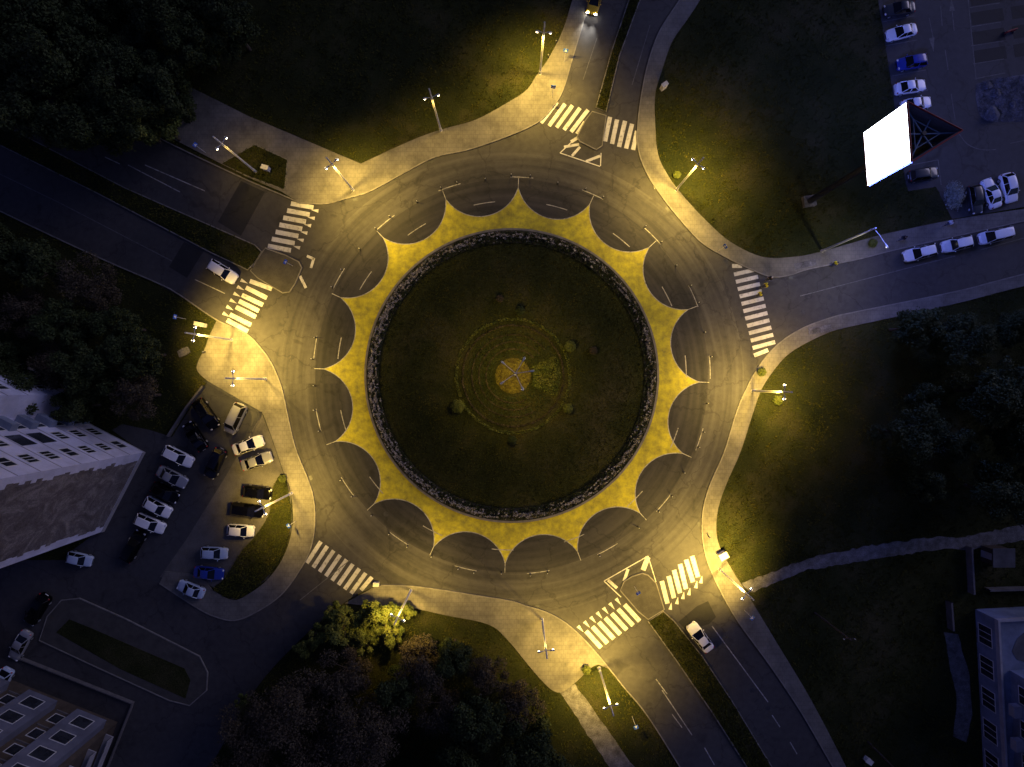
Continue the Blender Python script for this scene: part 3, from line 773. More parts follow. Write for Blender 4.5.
proto['mid1'] = make_tree('leafy_tree', 4.2, 1.8, M['leaf_mid'], 4200, 0.13, 16, seed=8)
USED = set()
def plant(kind, x, y, label, cat='tree', group=None, s=1.0, z=0.0, name=None, rz=None):
    p = proto[kind]
    o = p if kind not in USED else copy_tree(p)
    USED.add(kind)
    w = P(x, y); o.location = (w.x, w.y, z)
    o.rotation_euler = (0, 0, random.uniform(0, 6.28) if rz is None else rz)
    o.scale = (s, s, s * random.uniform(0.92, 1.1))
    for kx in ('label', 'category', 'group'):
        if kx in o: del o[kx]
    tag(o, label, cat, group)
    return o
random.seed(21)
gl = 'trees of the dark wood at the top left'
for x, y in ((-10, 20), (40, 8), (88, 15), (140, 25), (20, 60), (70, 55), (118, 60), (160, 70), (190, 40), (-5, 100), (50, 98), (98, 100), (150, 112), (40, 128), (186, 98), (190, 122), (160, 142), (120, 146), (85, 138), (182, 10), (225, 20), (250, 50), (215, 68)):
    plant(random.choice(('dark0', 'dark1', 'dark2')), x, y, 'dark leafy tree in the black wood above the upper left road', 'tree', gl, random.uniform(.85, 1.1))
plant('mid0', 180, 140, 'green tree overhanging the upper left road at the edge of the wood', 'tree', None, 1.3)
gl = 'trees of the wood on the left'
for x, y in ((-12, 262), (30, 262), (75, 275), (118, 290), (10, 305), (55, 318), (100, 328), (145, 330), (-10, 350), (35, 362), (82, 370), (125, 372), (165, 355), (160, 395), (100, 405), (55, 395)):
    plant(random.choice(('dark0', 'dark1', 'dark1', 'thin1')), x, y, 'dark tree in the wood between the left road and apartment block', 'tree', gl, random.uniform(.8, 1.0))
gl = 'bare looking trees at the bottom'
for x, y in ((310, 680), (355, 655), (275, 700), (330, 730), (380, 700), (262, 745), (300, 770), (370, 760)):
    plant(random.choice(('thin0', 'thin1')), x, y, 'dull thin leaved tree in the group below the lower left crossing', 'tree', gl, random.uniform(.85, 1.1))
for x, y, lab, k_, s_ in ((352, 615, 'half lit leafy tree left of the brightly lit bottom tree', 'mid0', .9), (396, 622, 'yellow lit tree right below the bottom left lamp heads', 'mid1', 1.1), (368, 628, 'half lit tree behind the brightly lit bottom tree', 'mid0', .85), (325, 626, 'half lit leafy tree between the street and the bottom grove', 'mid1', 1.05)):
    plant(k_, x, y, lab, 'tree', None, s_)
gl = 'dark trees at the bottom'
for x, y in ((425, 648), (455, 640), (490, 660), (405, 668), (445, 690), (520, 685)):
    plant(random.choice(('dark1', 'thin1')), x, y, 'dark tree in the grove left of the bottom footpath', 'tree', gl, random.uniform(.7, .9))
for x, y in ((480, 695), (525, 720), (465, 740), (505, 765), (550, 755), (430, 770)):
    plant(random.choice(('dark0', 'dark1', 'thin0')), x, y, 'dark tree in the grove left of the bottom footpath', 'tree', gl, random.uniform(.85, 1.05))
gl = 'trees on the right'
for x, y in ((890, 330), (935, 345), (985, 330), (1015, 370), (905, 395), (955, 390), (990, 430), (930, 440), (1020, 470), (965, 485), (900, 480), (880, 430)):
    plant(random.choice(('dark0', 'dark2', 'dark1')), x, y, 'dim tree in the dark grove below the right hand road', 'tree', gl, random.uniform(.6, .95))
plant('mid0', 388, 608, 'brightly lit yellow green tree beside the bottom left lamp', 'tree', None, 0.95)
plant('mid1', 372, 604, 'low leafy tree at the bottom crossing, left of the brightly lit one', 'tree', None, 1.0)
plant('mid1', 338, 604, 'small leafy tree by the road edge below the lower left zebra crossing', 'tree', None, .95)
plant('mid1', 410, 606, 'small shaded leafy tree just right of the brightly lit one', 'tree', None, .8)
plant('mid1', 310, 638, 'small half lit leafy tree at the edge of the bottom grove', 'tree', None, .9)
plant('mid1', 248, 694, 'small lone yellow tipped bush tree at the lower left street', 'tree', None, .7)
# island shrubs (trimmed round)
def shrub(name, r, n, mat, hollow=False, hgt=None):
    root = empty(name)
    cl = [(r * .45 * math.cos(a), r * .45 * math.sin(a), r * .75, r * .5) for a in [i * PI / 3 for i in range(6)]]
    if not hollow: cl.append((0, 0, r * 1.0, r * .65))
    st = MB(); st.bar((0, 0, -.1), (0, 0, r * .9), .05, .03, 6)
    for a in range(5): st.bar((0, 0, .1), (r * .5 * math.cos(a * 1.26), r * .5 * math.sin(a * 1.26), r * .8), .03, .015, 5)
    st.build('stem', M['bark'], root)
    link(bpy.data.objects.new('foliage', leaf_mesh('foliage', cl, n, .075, mat)), root)
    return root
for x, y, r, hol, mat, lab in ((459, 406, 1.05, False, 'leaf_mid', 'largest round clipped shrub, at the lower left of the island garden'),
                          (569, 347, .85, True, 'leaf_mid', 'round shrub with a hollow dark middle, upper right of the island garden'),
                          (567, 408, .75, False, 'leaf_mid', 'small round shrub at the lower right of the island garden'),
                          (512, 439, .7, False, 'leaf_dark', 'dim round shrub at the bottom of the island garden'),
                          (592, 351, .6, True, 'leaf_dry', 'faint brown ring shaped shrub right of the hollow shrub'),
                          (520, 312, .7, False, 'leaf_dark', 'dim round shrub at the top of the island garden'),
                          (500, 300, .55, True, 'leaf_dry', 'small dull shrub above the island garden rings')):
    t = shrub('clipped_shrub', r, 2600, M[mat], hol)
    w = P(x, y); t.location = (w.x, w.y, island_z(w.x, w.y) - .05)
    tag(t, lab, 'shrub')
t = shrub('silver_shrub', 1.5, 2600, M['leaf_silver']); w = P(948, 198); t.location = (w.x, w.y, 0); t.scale = (1, 1.5, 1)
tag(t, 'ragged silvery shrub beside the lower right car park corner', 'shrub')
for x, y, r, lab in ((715, 590, 0, ''), (870, 244, .7, 'dark low bush on the verge beside the right hand road lamp'), (676, 176, .6, 'small lit weed bush at the foot of the upper right lamp'), (760, 372, .7, 'small lit bush on the verge above the right lamp'), (776, 400, .8, 'yellow lit bush on the slope just below the right lamp'), (586, 668, .7, 'small weedy bush on the bottom pavement corner by the lamp'), (284, 478, .6, 'small lit bush at the tip of the car park lawn')):
    if r:
        t = shrub('low_bush', r, 1500, M['leaf_mid']); w = P(x, y); t.location = (w.x, w.y, 0.1); tag(t, lab, 'bush')

# ------------------------------------------------------------------ street lamps
LIGHTCOL = (1.0, 0.66, 0.13)
LP = 22000.0
def lamp_light(parent, loc, power, col=LIGHTCOL, size=134, name='lamp_bulb'):
    l = bpy.data.lights.new(name, 'SPOT'); l.energy = power; l.color = col; l.spot_size = R(size); l.spot_blend = 1.0; l.shadow_soft_size = 0.18
    o = bpy.data.objects.new(name, l); o.location = loc; link(o, parent); return o
def lamp_head(root, tip, ang, on=True, power=1.0, col=LIGHTCOL, tilt=0.0, rad=0.0, cone=134):
    """cobra-style head at the arm tip, pointing along ang"""
    d = Vector((math.cos(ang), math.sin(ang), 0.12)); s = Vector((-math.sin(ang), math.cos(ang), 0)); u = d.cross(s)
    h = MB(); n = 12
    rings = []
    for t, w, z in ((0, .05, .04), (.15, .09, .07), (.38, .125, .09), (.56, .1, .07), (.62, .04, .03)):
        rings.append([Vector(tip) + d * t + s * (w * math.cos(2 * PI * i / n)) + u * (max(-0.02, z * math.sin(2 * PI * i / n))) for i in range(n)])
    vs = [v for r_ in rings for v in r_]
    h.add(vs, [(r_ * n + i, r_ * n + (i + 1) % n, (r_ + 1) * n + (i + 1) % n, (r_ + 1) * n + i) for r_ in range(4) for i in range(n)], True)
    h.add(rings[0], [tuple(range(n))]); h.add(rings[4], [tuple(reversed(range(n)))])
    ho = h.build('lamp_head', M['lamp_shell'], root)
    le = MB(); c = Vector(tip) + d * .42 - Vector((0, 0, .05)); le.sphere(c, .15 if on else .12, 12, 8, (1.15, .95, .6))
    le.build('lens', M['lens'] if on else M['lens_dim'], ho)
    if power > 0:
        lo_ = lamp_light(ho, Vector(tip) + d * .36 - Vector((0, 0, .30)), power * LP, col, cone)
        aim_ = Vector((-math.cos(rad) * math.sin(tilt), -math.sin(rad) * math.sin(tilt), -math.cos(tilt)))
        lo_.rotation_euler = aim_.to_track_quat('-Z', 'Y').to_euler()
    return ho
def street_lamp(x, y, lab, power, h=11.4, arms=2, ang=None, hz=0.8, reach=.45, tilt=14, col=LIGHTCOL, on=True, cone=128):
    w = P(x, y)
    root = empty('street_lamp', (w.x, w.y, 0.02)); tag(root, lab, 'street lamp')
    rad = math.atan2(w.y, w.x)
    p = MB(); p.bar((0, 0, 0.9), (0, 0, h), .15, .09, 12); p.build('pole', M['steel'], root)
    b = MB(); b.bar((0, 0, 0), (0, 0, .9), .2, .18, 12); b.bar((0, 0, 0), (0, 0, .16), .26, .22, 12); b.build('pole_base', M['steel'], root)
    z = h * hz
    if arms == 2:
        dirs = [rad + PI / 2, rad - PI / 2]
    else:
        dirs = [ang if ang is not None else rad + PI]
    for a in dirs:
        tip = Vector((math.cos(a) * reach, math.sin(a) * reach, z + .35))
        am = MB(); am.bar((0, 0, z), lerp3((0, 0, z), tip, .5) + Vector((0, 0, .12)), .035, .03, 8); am.bar(lerp3((0, 0, z), tip, .5) + Vector((0, 0, .12)), tip, .04, .035, 8)
        am.build('arm', M['steel'], root)
        lamp_head(root, tip, a, on, power / len(dirs), col, R(tilt), rad, cone)
    return root
street_lamp(441, 131, 'twin arm street lamp on the top pavement, weakly lit', .22)
street_lamp(353, 190, 'twin arm street lamp by the upper left crossing corner', 1.0)
street_lamp(540, 74, 'street lamp at the pavement edge of the top road', 1.15, reach=.4)
street_lamp(676, 190, 'twin arm street lamp at the upper right kerb, lighting grass', 1.3, tilt=4, cone=146)
street_lamp(822, 251, 'single arm street lamp beside the right hand road', .12, arms=1, ang=R(-60), h=11.8, hz=.97, reach=2.2, col=(1, .9, .7), on=False)
street_lamp(752, 391, 'twin arm street lamp on the right pavement above the slope', 1.1, tilt=4, cone=150)
street_lamp(719, 569, 'street lamp at the lower right kerb before the footpath', 2.0, tilt=22, reach=.4)
street_lamp(542, 619, 'twin arm street lamp standing on the bottom pavement', .22)
street_lamp(599, 668, 'street lamp at the lawn tip by the bottom zebra crossing', 1.4, cone=156, reach=.4)
street_lamp(411, 590, 'twin arm street lamp beside the brightly lit bottom tree', .55, tilt=0, cone=150)
street_lamp(232, 340, 'street lamp nearest the left zebra crossing, on the plaza', 1.4, tilt=18, reach=.4)
street_lamp(266, 379, 'twin arm street lamp on the left plaza above the car park', .5)
street_lamp(292, 493, 'street lamp leaning over the car park lawn', .85, tilt=6)
street_lamp(256, 172, 'dim street lamp on the small upper left lawn', .1)
# central mast with five arms
w = P(515, 375); root = empty('lamp_mast', (w.x, w.y, island_z(w.x, w.y) - .1)); tag(root, 'tall lamp mast with five arms in the island centre', 'street lamp')
p = MB(); p.bar((0, 0, 0), (0, 0, 12.0), .16, .08, 12); p.build('pole', M['steel'], root)
p = MB(); p.bar((0, 0, 0), (0, 0, .5), .3, .26, 12); p.build('pole_base', M['steel'], root)
for a in (60, 8, -66, 215, 140):
    a = R(a); tip = Vector((math.cos(a) * 1.6, math.sin(a) * 1.6, 11.9))
    am = MB(); am.bar((0, 0, 11.4), tip, .045, .035, 8); am.build('arm', M['steel'], root)
    lamp_head(root, tip, a, False, .075)

# ------------------------------------------------------------------ cars
def loft(mb, rings, closed_ends=True):
    n = len(rings[0]); vs = [v for r_ in rings for v in r_]
    mb.add(vs, [(k * n + i, k * n + (i + 1) % n, (k + 1) * n + (i + 1) % n, (k + 1) * n + i) for k in range(len(rings) - 1) for i in range(n)], True)
    if closed_ends:
        mb.add(rings[0], [tuple(reversed(range(n)))]); mb.add(rings[-1], [tuple(range(n))])
KINDS = {  # length, width, height, windscreen base/top, roof rear/rear glass base (fractions from the front), bonnet z, tail z
    'sedan': (4.5, 1.74, 1.43, .28, .455, .70, .84, .86, .95),
    'hatch': (4.0, 1.72, 1.48, .25, .42, .84, .95, .90, .98),
    'wagon': (4.6, 1.76, 1.48, .26, .42, .88, .965, .90, .98),
    'suv': (4.5, 1.82, 1.66, .26, .38, .88, .96, 1.02, 1.08),
    'van': (4.6, 1.84, 1.86, .16, .31, .93, .98, 1.0, 1.1),
}
def make_car(kind, mat, lights=False, taxi=False, rails=False):
    L, Wd, Hh, ws0, ws1, rr0, rr1, zb, zt = KINDS[kind]
    root = empty('parked_car' if not taxi else 'taxi')
    X = lambda f: L / 2 - f * L
    hw = Wd / 2
    # body: cross sections from nose to tail
    st = [(0.0, .52, .36, .60), (.008, .68, .28, .67), (.03, .82, .24, zb * .8), (.07, .925, .22, zb * .88), (.13, .98, .2, zb * .945), (ws0, 1.0, .2, zb + .02), (.42, 1.0, .2, zb + .06), (.6, 1.0, .2, zb + .07), (.8, .99, .2, zt), (.92, .96, .22, zt * .985), (.965, .89, .25, zt * .95), (.99, .78, .3, zt * .88), (1.0, .62, .38, zt * .78)]
    prof = [(-.86, 0), (-.97, .12), (-1.0, .38), (-.985, .66), (-.92, .88), (-.78, .975), (-.4, 1.0), (0, 1.012), (.4, 1.0), (.78, .975), (.92, .88), (.985, .66), (1.0, .38), (.97, .12), (.86, 0), (0, 0)]
    mb = MB(); rings = []
    for f, wf, z0, z1 in st:
        rings.append([Vector((X(f), hw * wf * py_, z0 + (z1 - z0) * pz)) for py_, pz in prof])
    loft(mb, rings)
    # arches
    body = mb.build('body', mat, root)
    # greenhouse frame: roof panel and pillars
    zbelt = zb + .03
    bw0, tw = hw * .95, hw * .66
    A = lambda s_: Vector((X(ws0), s_ * bw0 * .93, zbelt - .02)); B = lambda s_: Vector((X(ws1), s_ * tw, Hh - .05))
    C_ = lambda s_: Vector((X(rr0), s_ * tw, Hh - .06)); D = lambda s_: Vector((X(rr1), s_ * bw0 * .9, zt - .02))
    rf = MB(); rg = []
    for f, wf, dz in ((0, .9, -.03), (.08, 1.0, 0), (.4, 1.03, .04), (.7, 1.02, .03), (.94, .97, 0), (1, .88, -.03)):
        x = X(ws1) + (X(rr0) - X(ws1)) * f
        rg.append([Vector((x, tw * wf * py_, Hh - .07 + dz + pz * .07)) for py_, pz in ((-1, 0), (-1.02, .45), (-.9, .85), (-.5, 1), (0, 1.08), (.5, 1), (.9, .85), (1.02, .45), (1, 0), (0, -.1))])
    loft(rf, rg)
    for s_ in (-1, 1):
        rf.bar(A(s_), B(s_), .045, .04, 6); rf.bar(D(s_), C_(s_), .07, .05, 6)
        xm = (X(ws1) * .5 + X(rr0) * .5)
        rf.bar(Vector((xm, s_ * bw0, zbelt)), Vector((xm, s_ * tw, Hh - .05)), .045, .04, 6)
        if rails: rf.bar(Vector((X(ws1 + .06), s_ * tw * .9, Hh + .05)), Vector((X(rr0 - .03), s_ * tw * .9, Hh + .05)), .025, .025, 6)
    rf.build('roof', mat, root)
    def glass(name, a, b, c, d, th=.015):
        q = MB(); nrm = (b - a).cross(d - a).normalized() * th
        # slightly bowed pane: 3 columns
        top = [a, b, c, d]
        q.add([v + nrm for v in top] + [v - nrm for v in top], [(0, 1, 2, 3), (7, 6, 5, 4), (0, 4, 5, 1), (1, 5, 6, 2), (2, 6, 7, 3), (3, 7, 4, 0)])
        return q.build(name, M['glass'], root)
    glass('windscreen', A(-1), A(1), B(1), B(-1))
    glass('rear_window', D(1), D(-1), C_(-1), C_(1))
    for s_ in (-1, 1):
        a = Vector((X(ws0 + .03), s_ * bw0, zbelt)); d = Vector((X(rr1 - .02), s_ * bw0 * .97, zbelt + .02))
        glass('side_window', a, d, C_(s_), B(s_)) if s_ > 0 else glass('side_window', d, a, B(s_), C_(s_))
    for fx in (.19, .80):
        for s_ in (-1, 1):
            r = .315 if kind not in ('suv', 'van') else .34
            wm = MB(); wm.bar((X(fx), s_ * (hw - .2), r), (X(fx), s_ * (hw + .012), r), r, r * .97, 18)
            wo = wm.build('wheel', M['tyre'], root)
            rm = MB(); rm.bar((X(fx), s_ * (hw + .005), r), (X(fx), s_ * (hw + .022), r), r * .66, r * .6, 14)
            rm.build('rim', M['rim'], wo)
    for s_ in (-1, 1):
        hl = MB(); hl.sphere((X(.03) + (.1 if lights else 0), s_ * hw * .66, .66), .16, 10, 6, (.85, 1.15, .55)); ho = hl.build('headlight', M['lamp_on'] if lights else M['lamp_clear'], root)
        if lights:
            l = lamp_light(ho, (X(-.06), s_ * hw * .66, .66), 1200, (1, .96, .88), 60, 'headlight_beam'); l.rotation_euler = (R(84), 0, R(-90))
        tl = MB(); tl.sphere((X(.965), s_ * hw * .78, zt * .84), .13, 10, 6, (.7, .9, 1.0)); tl.build('tail_light', M['lamp_red'], root)
        mi = MB(); mi.sphere((X(ws0 + .07), s_ * (hw + .09), zbelt + .07), .1, 8, 6, (.7, 1, .75)); mi.build('wing_mirror', mat, root)
    gr = MB(); gr.box((X(.004), 0, .47), (.06, Wd * .5, .16)); gr.build('grille', M['plastic'], root)
    pl = MB(); pl.box((X(1.0) - .005, 0, .6), (.03, .5, .11)); pl.build('number_plate', M['sign_white'], root)
    if taxi:
        tx = MB(); tx.box((0.05, 0, Hh + .09), (.14, .5, .12)); tx.build('roof_light', M['sign_white'], root)
    return root
CACHE = {}
def car(x, y, dx, dy, kind, col, label, length=31, group=None, z=0.025, **kw):
    key = (kind, col, tuple(sorted(kw.items())))
    if key in CACHE: o = copy_tree(CACHE[key])
    else:
        o = make_car(kind, CARMAT[col], **kw); CACHE[key] = o
    w = P(x, y, .6)
    o.location = (w.x, w.y, z); o.rotation_euler = (0, 0, yaw(dx, dy))
    f = length * S * .985 / KINDS[kind][0]
    o.scale = (f, 1 + (f - 1) * .5, 1 + (f - 1) * .3)
    for kx in ('label', 'category', 'group'):
        if kx in o: del o[kx]
    tag(o, label, 'car' if not kw.get('taxi') else 'taxi', group)
    return o
GW = 'cars parked in the left car park'; GE = 'cars parked in the right car park'; GR = 'cars on the right hand road'; GS = 'cars parked by the lower left building'
car(178.5, 456.5, 180, 90, 'wagon', 'white', 'white estate car with roof rails, topmost of the row beside the apartment block', 32, GW, rails=True)
car(172.5, 477, 170, 90, 'sedan', 'silver', 'silver saloon between the topmost white car and a black car', 32, GW)
car(165.5, 492.5, 160, 85, 'hatch', 'black', 'black hatchback third in the row beside the apartment block', 29, GW)
car(158, 507, 150, 85, 'hatch', 'white', 'small white hatchback just below the black one in the building row', 29, GW)
car(150.5, 523.5, 170, 75, 'wagon', 'white', 'white estate car at the lower end of the building row', 31, GW, rails=True)
car(133.5, 546, 95, -170, 'wagon', 'black', 'black estate car pointing up the picture at the corner of the apartment block', 34, GW)
car(206.5, 414, 110, 160, 'wagon', 'black', 'topmost black car, by the fence of the car park', 34, GW)
car(195.5, 436.5, -100, -150, 'sedan', 'black', 'black saloon with red tail lights beside the topmost black car', 32, GW)
car(235.5, 418.5, -90, 190, 'van', 'silver', 'silver people carrier standing near the top of the car park', 32, GW, rails=True)
car(215.5, 463, -85, 180, 'suv', 'darkblue', 'dark blue off roader alone in the middle of the car park', 32, GW)
car(248.5, 445, 180, -65, 'sedan', 'white', 'white saloon next to the pavement, upper of two pale saloons', 32, GW)
car(257, 461, 180, -60, 'sedan', 'silver', 'pale silver saloon, lower of two pale saloons by the pavement', 32, GW)
car(257.5, 492.5, 160, 20, 'hatch', 'black', 'short black hatchback facing the lamp on the car park lawn', 29, GW)
car(247.5, 510, 200, 25, 'wagon', 'black', 'long black estate car under the lamp head by the lawn', 34, GW)
car(241, 530.5, 155, 12, 'hatch', 'white', 'white hatchback at the edge of the car park lawn', 27, GW)
car(214.5, 553, 150, 8, 'hatch', 'lightblue', 'pale blue white hatchback between a white and a blue car', 27, GW)
car(209, 573, 180, 20, 'sedan', 'blue', 'blue saloon at the lower end of the car park lawn', 30, GW)
car(191.5, 589, -150, -60, 'sedan', 'lightblue', 'pale blue saloon parked crookedly at the bottom of the car park', 28, GW, z=.145)
car(38, 609, -80, 125, 'suv', 'black', 'black off roader by the end of the planted street island', 34, GS)
car(20.5, 645, -60, 110, 'sedan', 'silver', 'silver saloon below the black car at the lower left', 32, GS)
car(2, 682, -60, 110, 'hatch', 'lightblue', 'pale hatchback cut off by the left edge of the picture', 31, GS)
car(80, 559, 100, 25, 'hatch', 'lightblue', 'pale car tucked against the foot of the apartment block gable', 25, GS)
car(899, 9, -180, 22, 'sedan', 'grey', 'dark grey saloon, topmost in the right car park', 31, GE)
car(901, 32.5, -180, 45, 'sedan', 'white', 'white saloon just below the dark grey one', 31, GE)
car(911.5, 62.5, -180, 30, 'hatch', 'blue', 'bright blue hatchback between two white cars', 30, GE)
car(910, 87, 190, -30, 'sedan', 'white', 'white saloon right above the glowing billboard', 31, GE)
car(916, 104, 190, -30, 'sedan', 'white', 'white saloon half hidden under the billboard top', 30, GE)
car(923, 174.5, 190, -30, 'wagon', 'grey', 'dark grey estate car just below the billboard', 30, GE)
car(975, 199.5, 30, 170, 'wagon', 'grey', 'dark grey estate car, leftmost of three by the right road pavement', 29, GE)
car(991, 193.5, -70, -190, 'sedan', 'white', 'white saloon in the middle of three by the right road pavement', 31, GE)
car(1008.5, 188, 50, 190, 'hatch', 'white', 'white hatchback, rightmost of three by the right road pavement', 30, GE)
car(919.5, 253, -135, 35, 'wagon', 'white', 'white estate car leading the three parked along the right road', 33, GR)
car(956, 244.5, -120, 28, 'suv', 'white', 'white off roader with roof rails in the middle of the three', 30, GR, rails=True)
car(994, 236, -125, 30, 'van', 'white', 'white van behind the two other cars on the right road', 31, GR)
car(223, 272, 120, 75, 'suv', 'white', 'white off roader waiting at the upper left zebra crossing', 31)
car(700, 637, -110, -145, 'sedan', 'white', 'white saloon waiting at the lower right zebra crossing', 33)
car(594.8, 0, -15, 60, 'hatch', 'taxi', 'yellow taxi with its headlights on in the top road', 29, lights=True, taxi=True)

# ------------------------------------------------------------------ billboard
tA, tB, tC = (907, 102), (962, 130.5), (911.5, 162)
hT, hB = .285 * H, .198 * H
root = empty('billboard')
base = P(808, 202); root.location = (base.x, base.y, 0)
tag(root, 'glowing white three sided billboard on a tall mast above the grass', 'billboard')
def loc(v): return Vector(v) - Vector((base.x, base.y, 0))
T = [loc(P(*q, hT)) for q in (tA, tB, tC)]
Bm = [Vector((v.x, v.y, hB)) for v in T]
ctr = sum(T, Vector()) / 3
mast_top = Vector((ctr.x, ctr.y, hB))
mm = MB(); mm.box((0, 0, .3), (1.7, 1.5, .6), .15); mm.build('footing', M['path'], root)
mm = MB(); mm.bar((0, 0, .6), (0, 0, hB - 1.2), .42, .36, 16); mm.build('mast', M['dark_steel'], root)
mm = MB(); mm.bar((0, 0, hB - 1.3), (ctr.x, ctr.y, hB - .5), .34, .26, 12); mm.bar((ctr.x, ctr.y, hB - .8), (ctr.x, ctr.y, hT - .3), .26, .22, 12)
mm.build('cantilever', M['dark_steel'], root)
names = [(2, 0, 'screen', M['screen']), (0, 1, 'side_screen', M['screen_blue']), (1, 2, 'side_screen', M['screen_blue'])]
for i, j, nm, mt in names:
    a, b, c, d = Bm[i], Bm[j], T[j], T[i]
    nrm = (b - a).cross(Vector((0, 0, 1))).normalized()
    if nrm.dot(a - Vector((ctr.x, ctr.y, a.z))) < 0: nrm = -nrm
    q = MB(); th = .12
    o4 = [v + nrm * .06 for v in (a, b, c, d)]; i4 = [v - nrm * th for v in (a, b, c, d)]
    bk = MB(); bk.add(o4 + i4, [(0, 1, 2, 3), (7, 6, 5, 4), (0, 4, 5, 1), (1, 5, 6, 2), (2, 6, 7, 3), (3, 7, 4, 0)])
    bo = bk.build('panel', M['backing'], root)
    def ins(v, k=.985): m_ = (a + b + c + d) / 4; return m_ + (v - m_) * k
    q.add([ins(v) + nrm * .075 for v in (a, b, c, d)] + [ins(v) + nrm * .062 for v in (a, b, c, d)], [(0, 1, 2, 3), (7, 6, 5, 4), (0, 4, 5, 1), (1, 5, 6, 2), (2, 6, 7, 3), (3, 7, 4, 0)])
    q.build(nm, mt, bo)
    ed = MB(); ed.bar(d + Vector((0, 0, .08)), c + Vector((0, 0, .08)), .08, .08, 6); ed.build('rim_beam', M['red'], root)
    ed = MB(); ed.bar(a - Vector((0, 0, .06)), b - Vector((0, 0, .06)), .1, .1, 6); ed.build('rim_beam', M['red'], root)
cz = Vector((ctr.x, ctr.y, hT - .6))
for z_ in (0, -2.4):
    tr = MB()
    for i in range(3):
        v = T[i] - Vector((0, 0, .5 - z_)); m_ = (T[i] + T[(i + 1) % 3]) / 2 - Vector((0, 0, .5 - z_)); cc_ = cz + Vector((0, 0, z_))
        tr.bar(cc_, v, .08, .08, 6); tr.bar(cc_, m_, .07, .07, 6)
        q1 = lerp3(cc_, v, .5); q2 = lerp3(cc_, T[(i + 1) % 3] - Vector((0, 0, .5 - z_)), .5); tr.bar(q1, q2, .05, .05, 6)
    tr.build('truss', M['truss'], root)


# ------------------------------------------------------------------ buildings
def frame_of(a, b):
    """local frame: u along a->b, n outward (towards the drone), both horizontal"""
    u = (b - a).normalized(); n = Vector((u.y, -u.x, 0))
    return u, n
def slab_quad(mb, a, u, n, t0, t1, z0, z1, d0, d1):
    """box on a facade: t along u, z up, d outwards"""
    vs = []
    for d in (d0, d1):
        for t, z in ((t0, z0), (t1, z0), (t1, z1), (t0, z1)):
            vs.append(a + u * t + n * d + Vector((0, 0, z)))
    fl = [(0, 1, 2, 3), (7, 6, 5, 4), (0, 4, 5, 1), (1, 5, 6, 2), (2, 6, 7, 3), (3, 7, 4, 0)]
    mb.add(vs, fl)
def fix_normals(o):
    bm = bmesh.new(); bm.from_mesh(o.data); bmesh.ops.recalc_face_normals(bm, faces=bm.faces); bm.to_mesh(o.data); bm.free()
def window(root, a, u, n, t, z, w, h, d=0.0, frame='frame', split=2):
    f = MB()
    b = .08
    slab_quad(f, a, u, n, t - w / 2 - b, t + w / 2 + b, z - b, z, d, d + .06); slab_quad(f, a, u, n, t - w / 2 - b, t + w / 2 + b, z + h, z + h + b, d, d + .06)
    slab_quad(f, a, u, n, t - w / 2 - b, t - w / 2, z, z + h, d, d + .06); slab_quad(f, a, u, n, t + w / 2, t + w / 2 + b, z, z + h, d, d + .06)
    for k_ in range(1, split): slab_quad(f, a, u, n, t - w / 2 + w * k_ / split - .04, t - w / 2 + w * k_ / split + .04, z, z + h, d, d + .05)
    o = f.build('window', M[frame], root); fix_normals(o)
    p = MB(); slab_quad(p, a, u, n, t - w / 2, t + w / 2, z, z + h, d + .003, d + .02); q = p.build('pane', M['window'], o); fix_normals(q)
    return o
def wall_box(root, name, mat, a, u, n, t0, t1, z0, z1, d0, d1):
    m = MB(); slab_quad(m, a, u, n, t0, t1, z0, z1, d0, d1); o = m.build(name, mat, root); fix_normals(o); return o

# -- tall apartment block at the left
A_ = P(145, 452); B_ = P(104, 531)
root = empty('apartment_block', A_); tag(root, 'tall pale apartment block with dark stained gable at the left edge', 'building')
O = Vector((0, 0, 0)); ab = B_ - A_; gl_ = ab.length
ug = ab.normalized(); v_ = Vector((-abs(ug.y), abs(ug.x), 0))           # facade runs away up-left
v_ = Vector((ug.y, -ug.x, 0)); v_ = v_ if v_.x < 0 else -v_
HB = 27.0
wall_box(root, 'wall', M['white_wall'], O, ug, -v_, 0, gl_, 0, HB, -24, 0)
# dark stained gable face with ragged edges, proud of the wall
g = MB(); rnd = random.Random(5)
zs = [0.7 + i * (HB - 1.0) / 34 for i in range(35)]
lo = [1.15 + rnd.uniform(-.3, .35) for _ in zs]; hi = [gl_ - 1.0 + rnd.uniform(-.3, .3) for _ in zs]
nrm = -v_
for i in range(34):
    vs = []
    for d in (0.003, .03):
        for t, z in ((lo[i], zs[i]), (hi[i], zs[i]), (hi[i], zs[i + 1]), (lo[i], zs[i + 1])):
            vs.append(O + ug * t + nrm * d + Vector((0, 0, z)))
    g.add(vs, [(0, 1, 2, 3), (7, 6, 5, 4), (0, 4, 5, 1), (2, 6, 7, 3), (1, 5, 6, 2), (3, 7, 4, 0)])
go = g.build('stained_gable', M['gable'], root); fix_normals(go)
wall_box(root, 'plinth', M['grey_wall'], O, ug, nrm, 0, gl_, 0, .6, .004, .12)
